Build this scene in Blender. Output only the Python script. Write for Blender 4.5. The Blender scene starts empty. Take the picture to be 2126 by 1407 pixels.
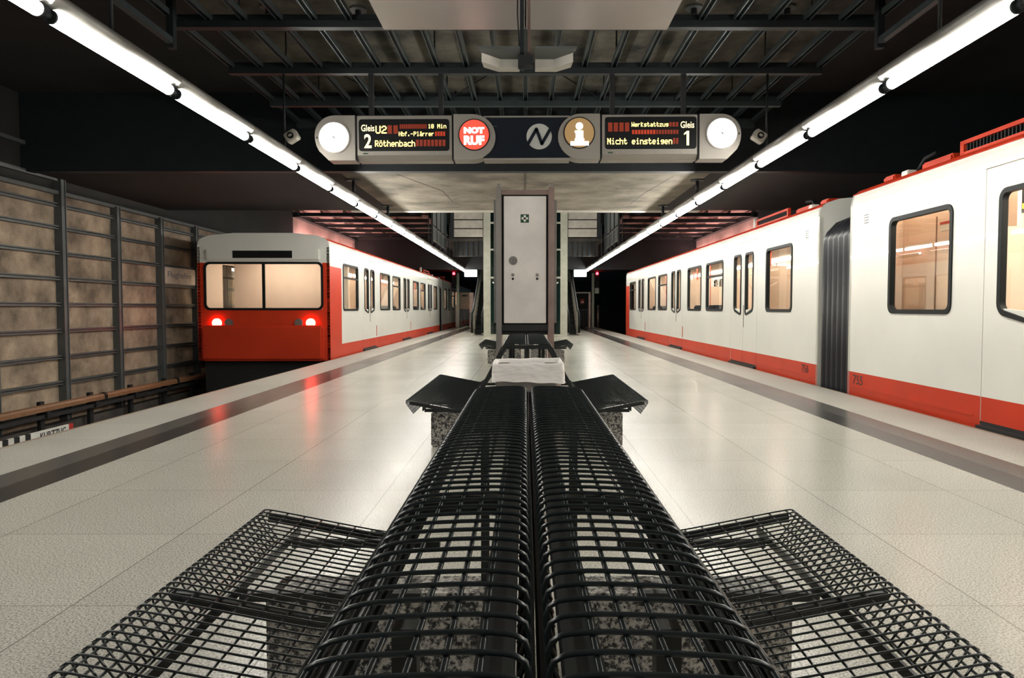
import bpy, bmesh, math, random
from mathutils import Vector, Matrix
random.seed(7)
SC = bpy.context.scene
COL = SC.collection
PI = math.pi

# ---------------------------------------------------------------- camera, world, exposure
cam_d = bpy.data.cameras.new('camera')
cam_d.sensor_width = 36.0
cam_d.lens = 36.0 * 1500.0 / 2126.0
cam_d.shift_x = -28.0 / 2126.0
cam_d.clip_start = 0.02
cam_d.clip_end = 200
cam = bpy.data.objects.new('camera', cam_d)
COL.objects.link(cam)
cam.location = (0, 0, 1.12)
cam.rotation_euler = (PI / 2 - math.atan(63.5 / 1500), 0, 0)
SC.camera = cam
world = bpy.data.worlds.new('World')
SC.world = world
world.use_nodes = True
world.node_tree.nodes['Background'].inputs[0].default_value = (0.55, 0.75, 1.0, 1)
world.node_tree.nodes['Background'].inputs[1].default_value = 0.09
SC.view_settings.view_transform = 'Standard'
SC.view_settings.look = 'None'
SC.view_settings.exposure = 0.0
SC.view_settings.gamma = 1.0
SC.view_settings.use_curve_mapping = False
LAMP = 58.0        # radiance of the tube lamps

# ---------------------------------------------------------------- materials
def nm(name):
    m = bpy.data.materials.new(name)
    m.use_nodes = True
    nt = m.node_tree
    b = nt.nodes['Principled BSDF']
    return m, nt, b

def rgba(c):
    return (c[0], c[1], c[2], 1)

def plain(name, col, rough=0.5, metal=0.0, vary=0.12, scale=6.0, bump=0.0, coat=0.0):
    """principled with soft procedural variation"""
    m, nt, b = nm(name)
    N = nt.nodes.new
    tc = N('ShaderNodeTexCoord')
    no = N('ShaderNodeTexNoise'); no.inputs['Scale'].default_value = scale; no.inputs['Detail'].default_value = 5
    nt.links.new(tc.outputs['Object'], no.inputs['Vector'])
    r = N('ShaderNodeValToRGB')
    r.color_ramp.elements[0].position = 0.3; r.color_ramp.elements[1].position = 0.7
    r.color_ramp.elements[0].color = rgba([c * (1 - vary) for c in col])
    r.color_ramp.elements[1].color = rgba([min(1, c * (1 + vary)) for c in col])
    nt.links.new(no.outputs['Fac'], r.inputs[0])
    nt.links.new(r.outputs[0], b.inputs['Base Color'])
    b.inputs['Roughness'].default_value = rough
    b.inputs['Metallic'].default_value = metal
    b.inputs['Coat Weight'].default_value = coat
    if bump:
        bp = N('ShaderNodeBump'); bp.inputs['Strength'].default_value = bump; bp.inputs['Distance'].default_value = 0.01
        nt.links.new(no.outputs['Fac'], bp.inputs['Height']); nt.links.new(bp.outputs[0], b.inputs['Normal'])
    return m

def emit(name, col, strength):
    m, nt, b = nm(name)
    b.inputs['Base Color'].default_value = rgba([c * 0.5 for c in col])
    b.inputs['Emission Color'].default_value = rgba(col)
    b.inputs['Emission Strength'].default_value = strength
    b.inputs['Roughness'].default_value = 0.4
    return m

def concrete(name, dark, light, scale=0.8, stain=(0.03, 0.025, 0.02)):
    m, nt, b = nm(name)
    N = nt.nodes.new; L = nt.links.new
    tc = N('ShaderNodeTexCoord')
    a = N('ShaderNodeTexNoise'); a.inputs['Scale'].default_value = scale; a.inputs['Detail'].default_value = 9; a.inputs['Roughness'].default_value = 0.62
    c = N('ShaderNodeTexNoise'); c.inputs['Scale'].default_value = scale * 3.1; c.inputs['Detail'].default_value = 8; c.inputs['Roughness'].default_value = 0.7; c.inputs['Distortion'].default_value = 0.6
    g = N('ShaderNodeTexNoise'); g.inputs['Scale'].default_value = 45; g.inputs['Detail'].default_value = 3
    for n in (a, c, g): L(tc.outputs['Object'], n.inputs['Vector'])
    r = N('ShaderNodeValToRGB'); r.color_ramp.elements[0].position = 0.35; r.color_ramp.elements[1].position = 0.66
    r.color_ramp.elements[0].color = rgba(dark); r.color_ramp.elements[1].color = rgba(light)
    L(a.outputs['Fac'], r.inputs[0])
    r2 = N('ShaderNodeValToRGB'); r2.color_ramp.elements[0].position = 0.60; r2.color_ramp.elements[1].position = 0.78
    r2.color_ramp.elements[0].color = (0, 0, 0, 1); r2.color_ramp.elements[1].color = (0.75, 0.75, 0.75, 1)
    L(c.outputs['Fac'], r2.inputs[0])
    mx = N('ShaderNodeMix'); mx.data_type = 'RGBA'
    L(r2.outputs[0], mx.inputs[0]); L(r.outputs[0], mx.inputs[6]); mx.inputs[7].default_value = rgba(stain)
    ov = N('ShaderNodeMix'); ov.data_type = 'RGBA'; ov.blend_type = 'OVERLAY'; ov.inputs[0].default_value = 0.25
    L(mx.outputs[2], ov.inputs[6]); L(g.outputs['Fac'], ov.inputs[7])
    L(ov.outputs[2], b.inputs['Base Color'])
    b.inputs['Roughness'].default_value = 0.85
    bp = N('ShaderNodeBump'); bp.inputs['Strength'].default_value = 0.25; bp.inputs['Distance'].default_value = 0.01
    L(g.outputs['Fac'], bp.inputs['Height']); L(bp.outputs[0], b.inputs['Normal'])
    return m

def granite(name, cols, scale, rough=0.4):
    m, nt, b = nm(name)
    N = nt.nodes.new; L = nt.links.new
    tc = N('ShaderNodeTexCoord')
    a = N('ShaderNodeTexNoise'); a.inputs['Scale'].default_value = scale; a.inputs['Detail'].default_value = 3; a.inputs['Roughness'].default_value = 0.8; a.inputs['Distortion'].default_value = 0.0
    L(tc.outputs['Object'], a.inputs['Vector'])
    r = N('ShaderNodeValToRGB')
    r.color_ramp.interpolation = 'LINEAR'
    while len(r.color_ramp.elements) < len(cols): r.color_ramp.elements.new(0.5)
    for i, (p, c) in enumerate(cols):
        r.color_ramp.elements[i].position = p; r.color_ramp.elements[i].color = rgba(c)
    L(a.outputs['Fac'], r.inputs[0]); L(r.outputs[0], b.inputs['Base Color'])
    b.inputs['Roughness'].default_value = rough
    return m

def floor_material():
    m, nt, b = nm('platform_granite')
    N = nt.nodes.new; L = nt.links.new
    tc = N('ShaderNodeTexCoord'); sp = N('ShaderNodeSeparateXYZ'); L(tc.outputs['Object'], sp.inputs[0])
    def mth(op, a, bb=None, c=None):
        n = N('ShaderNodeMath'); n.operation = op
        for i, v in enumerate((a, bb, c)):
            if v is None: continue
            if isinstance(v, (int, float)): n.inputs[i].default_value = v
            else: L(v, n.inputs[i])
        return n.outputs[0]
    X, Y = sp.outputs[0], sp.outputs[1]
    tx = mth('DIVIDE', mth('SUBTRACT', X, 0.008), 0.86)
    ty = mth('DIVIDE', mth('SUBTRACT', Y, 0.95), 0.865)
    def joint(t, w):
        fr = mth('ABSOLUTE', mth('SUBTRACT', mth('FRACT', mth('ADD', t, 0.5)), 0.5))   # 0 on the joint
        return mth('LESS_THAN', fr, w)
    jx = joint(tx, 0.0030); jy = joint(ty, 0.0022)
    ax = mth('ABSOLUTE', X)
    band = mth('MULTIPLY', mth('GREATER_THAN', ax, 3.03), mth('LESS_THAN', ax, 3.53))
    outer = mth('GREATER_THAN', ax, 3.28)
    edge = mth('GREATER_THAN', ax, 3.53)
    rim = mth('GREATER_THAN', ax, 4.19)
    inner = mth('LESS_THAN', ax, 3.03)
    jt = mth('MAXIMUM', mth('MULTIPLY', jx, inner), mth('MULTIPLY', jy, mth('SUBTRACT', 1.0, band)))
    # crystal grain
    g = N('ShaderNodeTexNoise'); g.inputs['Scale'].default_value = 130; g.inputs['Detail'].default_value = 4; g.inputs['Roughness'].default_value = 0.7
    L(tc.outputs['Object'], g.inputs['Vector'])
    r = N('ShaderNodeValToRGB')
    E = r.color_ramp.elements
    E[0].position = 0.36; E[0].color = (0.12, 0.115, 0.10, 1)
    E[1].position = 0.62; E[1].color = (0.58, 0.565, 0.505, 1)
    e = E.new(0.46); e.color = (0.36, 0.35, 0.31, 1)
    L(g.outputs['Fac'], r.inputs[0])
    big = N('ShaderNodeTexNoise'); big.inputs['Scale'].default_value = 0.9; big.inputs['Detail'].default_value = 4
    L(tc.outputs['Object'], big.inputs['Vector'])
    # tile to tile variation
    cx = N('ShaderNodeCombineXYZ'); L(mth('FLOOR', tx), cx.inputs[0]); L(mth('FLOOR', ty), cx.inputs[1])
    wn = N('ShaderNodeTexWhiteNoise'); wn.noise_dimensions = '2D'; L(cx.outputs[0], wn.inputs['Vector'])
    val = mth('ADD', mth('MULTIPLY', wn.outputs['Value'], 0.10), mth('ADD', 0.80, mth('MULTIPLY', big.outputs['Fac'], 0.25)))
    hs = N('ShaderNodeHueSaturation'); L(r.outputs[0], hs.inputs['Color']); L(val, hs.inputs['Value'])
    def mixc(f, a, c):
        n = N('ShaderNodeMix'); n.data_type = 'RGBA'; L(f, n.inputs[0])
        L(a, n.inputs[6]) if not isinstance(a, tuple) else setattr(n.inputs[6], 'default_value', a)
        L(c, n.inputs[7]) if not isinstance(c, tuple) else setattr(n.inputs[7], 'default_value', c)
        return n.outputs[2]
    dk = N('ShaderNodeHueSaturation'); L(r.outputs[0], dk.inputs['Color']); dk.inputs['Value'].default_value = 0.085; dk.inputs['Saturation'].default_value = 0.35
    md = N('ShaderNodeHueSaturation'); L(r.outputs[0], md.inputs['Color']); md.inputs['Value'].default_value = 0.20; md.inputs['Saturation'].default_value = 0.7
    bandcol = mixc(outer, dk.outputs[0], md.outputs[0])
    c1 = mixc(band, hs.outputs[0], bandcol)
    c2 = mixc(jt, c1, (0.17, 0.16, 0.14, 1))
    c3 = mixc(rim, c2, (0.30, 0.22, 0.16, 1))
    L(c3, b.inputs['Base Color'])
    rr = N('ShaderNodeMapRange'); L(big.outputs['Fac'], rr.inputs[0])
    rr.inputs[1].default_value = 0.3; rr.inputs[2].default_value = 0.7; rr.inputs[3].default_value = 0.225; rr.inputs[4].default_value = 0.26
    rough = mth('ADD', mth('MULTIPLY', edge, 0.22), rr.outputs[0])
    L(rough, b.inputs['Roughness'])
    b.inputs['Specular IOR Level'].default_value = 0.22
    return m

def glass_material(name, tint=(1, 1, 1), ior=1.5, rough=0.0):
    m = bpy.data.materials.new(name); m.use_nodes = True
    nt = m.node_tree; nt.nodes.clear(); N = nt.nodes.new; L = nt.links.new
    o = N('ShaderNodeOutputMaterial'); mx = N('ShaderNodeMixShader'); t = N('ShaderNodeBsdfTransparent'); g = N('ShaderNodeBsdfGlossy'); f = N('ShaderNodeLayerWeight'); f.inputs[0].default_value = 0.5
    pw = N('ShaderNodeMath'); pw.operation = 'POWER'; pw.inputs[1].default_value = 5.0; L(f.outputs['Facing'], pw.inputs[0])
    ma = N('ShaderNodeMath'); ma.operation = 'MULTIPLY_ADD'; ma.inputs[1].default_value = 0.9; ma.inputs[2].default_value = 0.04; L(pw.outputs[0], ma.inputs[0])
    t.inputs[0].default_value = rgba(tint); g.inputs['Roughness'].default_value = rough
    L(ma.outputs[0], mx.inputs[0]); L(t.outputs[0], mx.inputs[1]); L(g.outputs[0], mx.inputs[2]); L(mx.outputs[0], o.inputs[0])
    return m

def bag_material():
    m = bpy.data.materials.new('white_plastic_film'); m.use_nodes = True
    nt = m.node_tree; nt.nodes.clear(); N = nt.nodes.new; L = nt.links.new
    o = N('ShaderNodeOutputMaterial'); mx = N('ShaderNodeMixShader'); d = N('ShaderNodeBsdfDiffuse'); t = N('ShaderNodeBsdfTranslucent')
    g = N('ShaderNodeBsdfGlossy'); g.inputs['Roughness'].default_value = 0.35; m2 = N('ShaderNodeMixShader'); m2.inputs[0].default_value = 0.06
    no = N('ShaderNodeTexNoise'); no.inputs['Scale'].default_value = 14; bp = N('ShaderNodeBump'); bp.inputs['Strength'].default_value = 0.8; bp.inputs['Distance'].default_value = 0.02
    tc = N('ShaderNodeTexCoord'); mp = N('ShaderNodeMapping'); mp.inputs['Scale'].default_value = (0.7, 1, 2.0); mp.inputs['Rotation'].default_value = (0, 0.6, 0.3)
    L(tc.outputs['Object'], mp.inputs[0]); L(mp.outputs[0], no.inputs['Vector']); L(no.outputs['Fac'], bp.inputs['Height']); L(bp.outputs[0], d.inputs['Normal'])
    d.inputs[0].default_value = (0.95, 0.92, 0.90, 1); t.inputs[0].default_value = (0.8, 0.78, 0.76, 1); mx.inputs[0].default_value = 0.12
    L(d.outputs[0], mx.inputs[1]); L(t.outputs[0], mx.inputs[2]); L(mx.outputs[0], m2.inputs[1]); L(g.outputs[0], m2.inputs[2]); L(m2.outputs[0], o.inputs[0])
    return m

M = {}
M['floor'] = floor_material()
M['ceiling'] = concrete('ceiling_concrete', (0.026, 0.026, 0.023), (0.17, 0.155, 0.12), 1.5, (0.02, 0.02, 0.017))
M['ceiling_shade'] = concrete('shade_darkened_concrete', (0.012, 0.012, 0.012), (0.022, 0.021, 0.020), 0.7, (0.008, 0.008, 0.008))  # shade outside the lamp rows put into the concrete's colour
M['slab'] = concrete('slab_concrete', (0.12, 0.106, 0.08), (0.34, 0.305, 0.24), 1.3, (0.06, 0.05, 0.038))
M['wall'] = concrete('wall_concrete', (0.14, 0.108, 0.078), (0.46, 0.36, 0.26), 1.6, (0.05, 0.04, 0.03))
M['dark_wall'] = concrete('dark_wall_concrete', (0.012, 0.013, 0.015), (0.022, 0.023, 0.025), 0.8, (0.01, 0.01, 0.01))
M['bed'] = concrete('trackbed_concrete', (0.03, 0.028, 0.025), (0.09, 0.08, 0.07), 1.5)
M['mullion'] = plain('painted_steel_mullion', (0.10, 0.11, 0.11), 0.45, 0.2)
M['grid'] = plain('blue_grey_grid_steel', (0.075, 0.098, 0.105), 0.38, 0.55)
M['grid_dark'] = plain('dark_grid_steel', (0.022, 0.028, 0.032), 0.5, 0.3)
M['alu'] = plain('satin_aluminium', (0.22, 0.215, 0.20), 0.42, 0.5)
M['steel'] = plain('brushed_stainless', (0.40, 0.37, 0.34), 0.34, 0.85, 0.06, 3)
M['door_steel'] = plain('worn_stainless_door', (0.66, 0.63, 0.60), 0.5, 0.25, 0.14, 2.2)
M['sign_alu'] = plain('sign_casing_aluminium', (0.36, 0.335, 0.30), 0.42, 0.6, 0.06, 3)
M['bench'] = plain('black_green_powder_coat', (0.013, 0.018, 0.019), 0.28, 0.0, 0.15, 30)
M['bench_dark'] = plain('black_bench_frame', (0.009, 0.011, 0.011), 0.4, 0.0, 0.15, 30)
M['granite'] = granite('dark_granite_foot', [(0.40, (0.008, 0.009, 0.010)), (0.46, (0.06, 0.06, 0.06)), (0.51, (0.28, 0.27, 0.25)), (0.60, (0.46, 0.44, 0.40))], 48, 0.35)
M['black'] = plain('black_rubber', (0.008, 0.011, 0.012), 0.5)
M['black'].node_tree.nodes['Principled BSDF'].inputs['Specular IOR Level'].default_value = 0.2
M['matte_black'] = plain('matte_black', (0.006, 0.007, 0.008), 0.7)
M['white'] = plain('train_white_paint', (0.74, 0.745, 0.69), 0.30, 0.0, 0.04, 1.0, coat=0.2)
M['orange'] = plain('train_red_orange_paint', (0.54, 0.042, 0.014), 0.40, 0.0, 0.08, 1.5)
M['orange'].node_tree.nodes['Principled BSDF'].inputs['Specular IOR Level'].default_value = 0.2
M['peach'] = plain('train_interior_peach_panel', (0.74, 0.60, 0.49), 0.5, 0.0, 0.04, 1.0)
M['peach_line'] = plain('train_interior_panel_seam', (0.28, 0.17, 0.12), 0.6)
M['seat_cloth'] = plain('dark_blue_seat_cloth', (0.03, 0.035, 0.05), 0.9)
M['red_pole'] = plain('orange_red_grab_rail', (0.48, 0.055, 0.02), 0.35)
M['train_floor'] = plain('train_floor_lino', (0.16, 0.13, 0.11), 0.5)
M['bellows'] = plain('black_bellows_rubber', (0.014, 0.015, 0.019), 0.32)
M['underframe'] = plain('grimy_underframe', (0.012, 0.013, 0.014), 0.7)
M['glass'] = glass_material('window_glass', (0.93, 0.95, 0.93))
M['lift_glass'] = glass_material('green_lift_glass', (0.28, 0.42, 0.40))
M['lamp'] = emit('tube_lamp_lens', (1.0, 0.96, 0.88), LAMP)
M['clock'] = emit('lit_clock_face', (1.0, 0.98, 0.92), 3.5)
M['not_red'] = emit('lit_red_disc', (1.0, 0.085, 0.05), 1.0)
M['lit_white'] = emit('lit_white_symbol', (1.0, 0.95, 0.88), 2.4)
M['info_tan'] = emit('lit_tan_disc', (0.36, 0.22, 0.09), 0.75)
M['led'] = emit('amber_led_dots', (1.0, 0.78, 0.26), 2.2)
M['led_dim'] = emit('idle_red_led_cells', (0.30, 0.035, 0.012), 0.45)
M['led_red'] = emit('brighter_idle_red_led_cells', (0.55, 0.05, 0.015), 0.55)
M['yellow_led'] = emit('yellow_train_display', (0.85, 0.80, 0.05), 1.2)
M['print_lit'] = emit('backlit_cream_lettering', (1.0, 0.86, 0.50), 1.4)
M['exit'] = emit('lit_exit_sign', (0.72, 1.0, 0.84), 3.0)
M['signal_red'] = emit('red_signal_lens', (1.0, 0.02, 0.03), 25)
M['tail'] = emit('red_tail_lamp_lens', (1.0, 0.045, 0.03), 32)
M['inner_lamp'] = emit('train_ceiling_light', (1.0, 0.87, 0.74), 25)
M['added_pink_lamp'] = emit('added_rosy_hall_lamp', (1.0, 0.60, 0.54), 42)  # added unseen uplights that tint the far hall
M['added_hall_lamp'] = emit('added_white_hall_lamp', (1.0, 0.93, 0.82), 45)  # added unseen tubes that brighten the lift hall
M['navy'] = plain('dark_navy_panel', (0.006, 0.010, 0.017), 0.25)
M['logo'] = plain('pale_grey_logo', (0.42, 0.43, 0.40), 0.5)
M['sign_black'] = plain('display_black', (0.004, 0.005, 0.006), 0.3)
M['green'] = plain('safety_green', (0.005, 0.055, 0.03), 0.5)
M['white_print'] = plain('white_print', (0.72, 0.72, 0.66), 0.5)
M['dark_print'] = plain('dark_print', (0.02, 0.02, 0.02), 0.5)
M['blue_print'] = plain('blue_grey_print', (0.10, 0.12, 0.16), 0.5)
M['cream_sign'] = plain('cream_station_sign', (0.62, 0.52, 0.42), 0.5)
M['pale_panel'] = plain('pale_cladding_panel', (0.58, 0.56, 0.50), 0.45)
M['pink_light_panel'] = concrete('pink_light_toned_board', (0.50, 0.33, 0.30), (0.66, 0.47, 0.43), 1.0, (0.3, 0.18, 0.16))  # pink hall light put into the boards' base colour
M['lift_steel'] = plain('grey_green_lift_column', (0.40, 0.41, 0.34), 0.4, 0.2)
M['rail_cover'] = plain('ochre_power_rail_cover', (0.23, 0.115, 0.055), 0.45)
M['bag'] = bag_material()
M['ceiling_sheet'] = plain('grey_ceiling_sheet', (0.34, 0.31, 0.29), 0.38, 0.5, 0.05, 1.5)
M['speaker_grey'] = plain('pale_grey_casing', (0.55, 0.53, 0.48), 0.5)
M['brown_panel'] = plain('brown_gate_panel', (0.30, 0.21, 0.15), 0.4, 0.3)
M['red_sign'] = plain('no_entry_red', (0.45, 0.03, 0.02), 0.5)
M['teal'] = plain('dark_teal_cable_duct', (0.02, 0.035, 0.035), 0.6)
M['rosy_lit_metal'] = plain('rosy_reflection_steel', (0.45, 0.33, 0.29), 0.32, 0.85)  # steel with pink light and red reflections put into its colour

# ---------------------------------------------------------------- mesh builder
ORG = {}
class MB:
    def __init__(s):
        s.v = []; s.f = []; s.mi = []; s.sm = []
    def add(s, vs, fs, mi=0, smooth=False):
        o = len(s.v); s.v += [tuple(v) for v in vs]
        for f in fs:
            s.f.append(tuple(i + o for i in f)); s.mi.append(mi); s.sm.append(smooth)
        return s
    def box(s, x0, x1, y0, y1, z0, z1, mi=0):
        vs = [(x, y, z) for z in (z0, z1) for y in (y0, y1) for x in (x0, x1)]
        return s.add(vs, [(0, 2, 3, 1), (4, 5, 7, 6), (0, 1, 5, 4), (2, 6, 7, 3), (0, 4, 6, 2), (1, 3, 7, 5)], mi)
    def cbox(s, x0, x1, y0, y1, z0, z1, c=0.01, mi=0):
        """box with chamfered edges along all sides"""
        bm = bmesh.new()
        vs = [bm.verts.new((x, y, z)) for z in (z0, z1) for y in (y0, y1) for x in (x0, x1)]
        for f in [(0, 2, 3, 1), (4, 5, 7, 6), (0, 1, 5, 4), (2, 6, 7, 3), (0, 4, 6, 2), (1, 3, 7, 5)]: bm.faces.new([vs[i] for i in f])
        bmesh.ops.bevel(bm, geom=bm.edges[:], offset=c, segments=2, affect='EDGES')
        bm.verts.index_update()
        s.add([v.co[:] for v in bm.verts], [[v.index for v in f.verts] for f in bm.faces], mi)
        bm.free(); return s
    def tube(s, pts, r, n=6, mi=0, cap=True, flat=None):
        """swept tube along a polyline; flat=(half width, half height) gives a bar"""
        P = [Vector(p) for p in pts]; rings = []
        up0 = None
        for i, p in enumerate(P):
            t = (P[min(i + 1, len(P) - 1)] - P[max(i - 1, 0)]).normalized()
            if up0 is None:
                ref = Vector((0, 0, 1)) if abs(t.z) < 0.9 else Vector((0, 1, 0))
                a = t.cross(ref).normalized()
            else:
                a = (up0 - t * up0.dot(t)).normalized()
            up0 = a
            b2 = t.cross(a).normalized()
            if flat:
                ring = [p + a * (flat[0] * sx) + b2 * (flat[1] * sy) for sx, sy in ((1, 1), (-1, 1), (-1, -1), (1, -1))]
            else:
                ring = [p + (a * math.cos(2 * PI * k / n) + b2 * math.sin(2 * PI * k / n)) * r for k in range(n)]
            rings.append(ring)
        m = 4 if flat else n
        vs = [v for rg in rings for v in rg]; fs = []
        for i in range(len(P) - 1):
            for k in range(m):
                fs.append((i * m + k, i * m + (k + 1) % m, (i + 1) * m + (k + 1) % m, (i + 1) * m + k))
        s.add(vs, fs, mi, not flat)
        if cap:
            s.add([], [], mi)
            o = len(s.v) - len(vs)
            s.f.append(tuple(o + k for k in reversed(range(m)))); s.mi.append(mi); s.sm.append(False)
            s.f.append(tuple(o + (len(P) - 1) * m + k for k in range(m))); s.mi.append(mi); s.sm.append(False)
        return s
    def prism(s, poly, axis, a0, a1, mi=0, smooth=False):
        """extrude a 2-D polygon along an axis: axis 'x' poly=(y,z); 'y' poly=(x,z); 'z' poly=(x,y)"""
        def mk(p, a):
            return {'x': (a, p[0], p[1]), 'y': (p[0], a, p[1]), 'z': (p[0], p[1], a)}[axis]
        n = len(poly)
        vs = [mk(p, a0) for p in poly] + [mk(p, a1) for p in poly]
        s.add(vs, [tuple(range(n)), tuple(reversed(range(n, 2 * n)))], mi)
        o = len(s.v) - 2 * n
        for k in range(n):
            s.f.append((o + k, o + n + k, o + n + (k + 1) % n, o + (k + 1) % n)); s.mi.append(mi); s.sm.append(smooth)
        return s
    def disc(s, cx, cz, r, y0, y1, n=40, mi=0):
        return s.prism([(cx + r * math.cos(2 * PI * k / n), cz + r * math.sin(2 * PI * k / n)) for k in range(n)], 'y', y0, y1, mi)
    def ring(s, outer, inner, axis, a0, a1, mi=0):
        """frame between two loops with the same point count"""
        def mk(p, a):
            return {'x': (a, p[0], p[1]), 'y': (p[0], a, p[1]), 'z': (p[0], p[1], a)}[axis]
        n = len(outer)
        vs = [mk(p, a) for a in (a0, a1) for lp in (outer, inner) for p in lp]
        fs = []
        for k in range(n):
            j = (k + 1) % n
            fs += [(k, j, n + j, n + k), (2 * n + k, 3 * n + k, 3 * n + j, 2 * n + j), (k, 2 * n + k, 2 * n + j, j), (n + k, n + j, 3 * n + j, 3 * n + k)]
        return s.add(vs, fs, mi)
    def build(s, name, mat, parent=None, fix=True):
        me = bpy.data.meshes.new(name)
        ox, oy, oz = (0, 0, 0)
        if parent is not None: ox, oy, oz = ORG.get(parent.name, (0, 0, 0))
        me.from_pydata([(x - ox, y - oy, z - oz) for x, y, z in s.v], [], s.f)
        mats = mat if isinstance(mat, (list, tuple)) else [mat]
        for mt in mats: me.materials.append(mt)
        for p, mi, sm in zip(me.polygons, s.mi, s.sm):
            p.material_index = mi; p.use_smooth = sm
        if fix:
            bm = bmesh.new(); bm.from_mesh(me); bmesh.ops.recalc_face_normals(bm, faces=bm.faces[:]); bm.to_mesh(me); bm.free()
        me.update()
        o = bpy.data.objects.new(name, me); COL.objects.link(o)
        if parent is not None:
            o.parent = parent; ORG[o.name] = (ox, oy, oz)
        return o

def tag(o, label=None, cat=None, group=None, kind=None):
    if label: o['label'] = label
    if cat: o['category'] = cat
    if group: o['group'] = group
    if kind: o['kind'] = kind
    return o

def empty(name, loc, label=None, cat=None, group=None):
    o = bpy.data.objects.new(name, None); COL.objects.link(o)
    o.location = loc; o.empty_display_size = 0.2
    ORG[o.name] = tuple(loc)
    return tag(o, label, cat, group)

def struct(mb, name, mat):
    return tag(mb.build(name, mat), kind='structure')

def copy_tree(o, parent=None):
    c = o.copy(); COL.objects.link(c)
    if parent is not None: c.parent = parent
    for ch in list(o.children): copy_tree(ch, c)
    return c

def text_mesh(txt, size, mat, parent, name='lettering', fn=None, width=None, bold=0.0, depth=0.004):
    """lettering in the XY plane mapped by fn((x,y,z)) into the world"""
    cu = bpy.data.curves.new(name, 'FONT'); cu.body = txt; cu.size = size; cu.extrude = depth / 2; cu.offset = bold; cu.resolution_u = 3
    ob = bpy.data.objects.new(name, cu); COL.objects.link(ob)
    dg = bpy.context.evaluated_depsgraph_get()
    me = bpy.data.meshes.new_from_object(ob.evaluated_get(dg))
    bpy.data.objects.remove(ob)
    xs = [v.co.x for v in me.vertices]; ys = [v.co.y for v in me.vertices]
    x0, x1, y0, y1 = min(xs), max(xs), min(ys), max(ys)
    sx = (width / (x1 - x0)) if width else 1.0
    sy = size / (y1 - y0)
    ox, oy, oz = ORG.get(parent.name, (0, 0, 0)) if parent else (0, 0, 0)
    for v in me.vertices:
        p = fn(((v.co.x - x0) * sx, (v.co.y - y0) * sy, v.co.z))
        v.co = (p[0] - ox, p[1] - oy, p[2] - oz)
    me.materials.clear(); me.materials.append(mat)
    o = bpy.data.objects.new(name, me); COL.objects.link(o)
    if parent: o.parent = parent; ORG[o.name] = (ox, oy, oz)
    return o

def rrect(a0, a1, b0, b1, r, n=5, chamfer=None):
    """rounded rectangle loop; chamfer=(corner index, amount, drop) not used when None"""
    pts = []
    for cx, cy, t0 in ((a1 - r, b1 - r, 0), (a0 + r, b1 - r, PI / 2), (a0 + r, b0 + r, PI), (a1 - r, b0 + r, 1.5 * PI)):
        for k in range(n + 1):
            t = t0 + PI / 2 * k / n
            pts.append((cx + r * math.cos(t), cy + r * math.sin(t)))
    return pts

# ---------------------------------------------------------------- station shell
EX = 4.23          # platform edge
Y0, Y1 = -9.0, 58.0
PEND = 46.0
SZ = 3.31          # underside of the concrete bridge slab
CZ = 4.52          # concrete ceiling
struct(MB().box(-EX, EX, Y0, PEND, -0.14, 0.0), 'floor', M['floor'])
for sx, n in ((-1, 'left'), (1, 'right')):
    a, b = sorted((sx * (EX - 0.12), sx * (EX - 0.35)))
    struct(MB().box(a, b, Y0, PEND, -1.2, -0.14), 'wall_platform_' + n, M['dark_wall'])
struct(MB().box(-8.4, -EX + .35, Y0, Y1, -1.32, -1.2), 'floor_trackbed_left', M['bed'])
struct(MB().box(EX - .35, 8.4, Y0, Y1, -1.32, -1.2), 'floor_trackbed_right', M['bed'])
struct(MB().box(-EX + .35, EX - .35, Y0, PEND, -1.32, -1.2), 'floor_foundation', M['dark_wall'])
WX = 8.0
struct(MB().box(-WX - .3, -WX, Y0, 50, -1.2, 3.05), 'wall_left', M['wall'])
struct(MB().box(-WX - .3, -WX, Y0, 25, 3.05, CZ).box(-WX - .3, -WX, 35, 50, 3.05, CZ), 'wall_left_upper', M['ceiling_shade'])  # shade above lamp height put into the wall's tone
struct(MB().box(-WX - .3, -WX, 25, 35, 3.05, CZ), 'wall_left_clad', M['pink_light_panel'])
struct(MB().box(WX, WX + .3, Y0, 25.0, -1.2, CZ), 'wall_right', M['dark_wall'])
struct(MB().box(WX, WX + .3, 25.0, 35.0, 2.6, CZ), 'wall_right_clad', M['pink_light_panel'])
struct(MB().box(WX, WX + .3, 25.0, 35.0, -1.2, 2.6).box(WX, WX + .3, 35.0, Y1, -1.2, CZ), 'wall_right_tunnel', M['dark_wall'])
struct(MB().box(-WX - .3, WX + .3, Y1, Y1 + .3, -1.3, CZ + 1), 'wall_back', M['dark_wall'])
struct(MB().box(-3.7, 3.7, Y0, 25, CZ, CZ + .25), 'ceiling', M['ceiling'])
struct(MB().box(-WX - .3, -3.7, Y0, 25, CZ, CZ + .25), 'ceiling_track_left', M['ceiling_shade'])
struct(MB().box(3.7, WX + .3, Y0, 25, CZ, CZ + .25), 'ceiling_track_right', M['ceiling_shade'])
struct(MB().box(-WX - .3, -3.4, 25, 34, CZ, CZ + .25), 'ceiling_hall_left', M['pink_light_panel'])
struct(MB().box(3.4, WX + .3, 25, 34, CZ, CZ + .25), 'ceiling_hall_right', M['pink_light_panel'])
struct(MB().box(-3.4, 3.4, 25, 34, 6.5, 6.7), 'ceiling_hall_middle', M['dark_wall'])
struct(MB().box(-WX - .3, WX + .3, 34, 34.3, 2.95, 6.6), 'wall_hall_lintel', M['dark_wall'])
struct(MB().box(-WX - .3, WX + .3, 34.3, Y1, 3.25, 3.5), 'ceiling_tunnel', M['dark_wall'])
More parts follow.
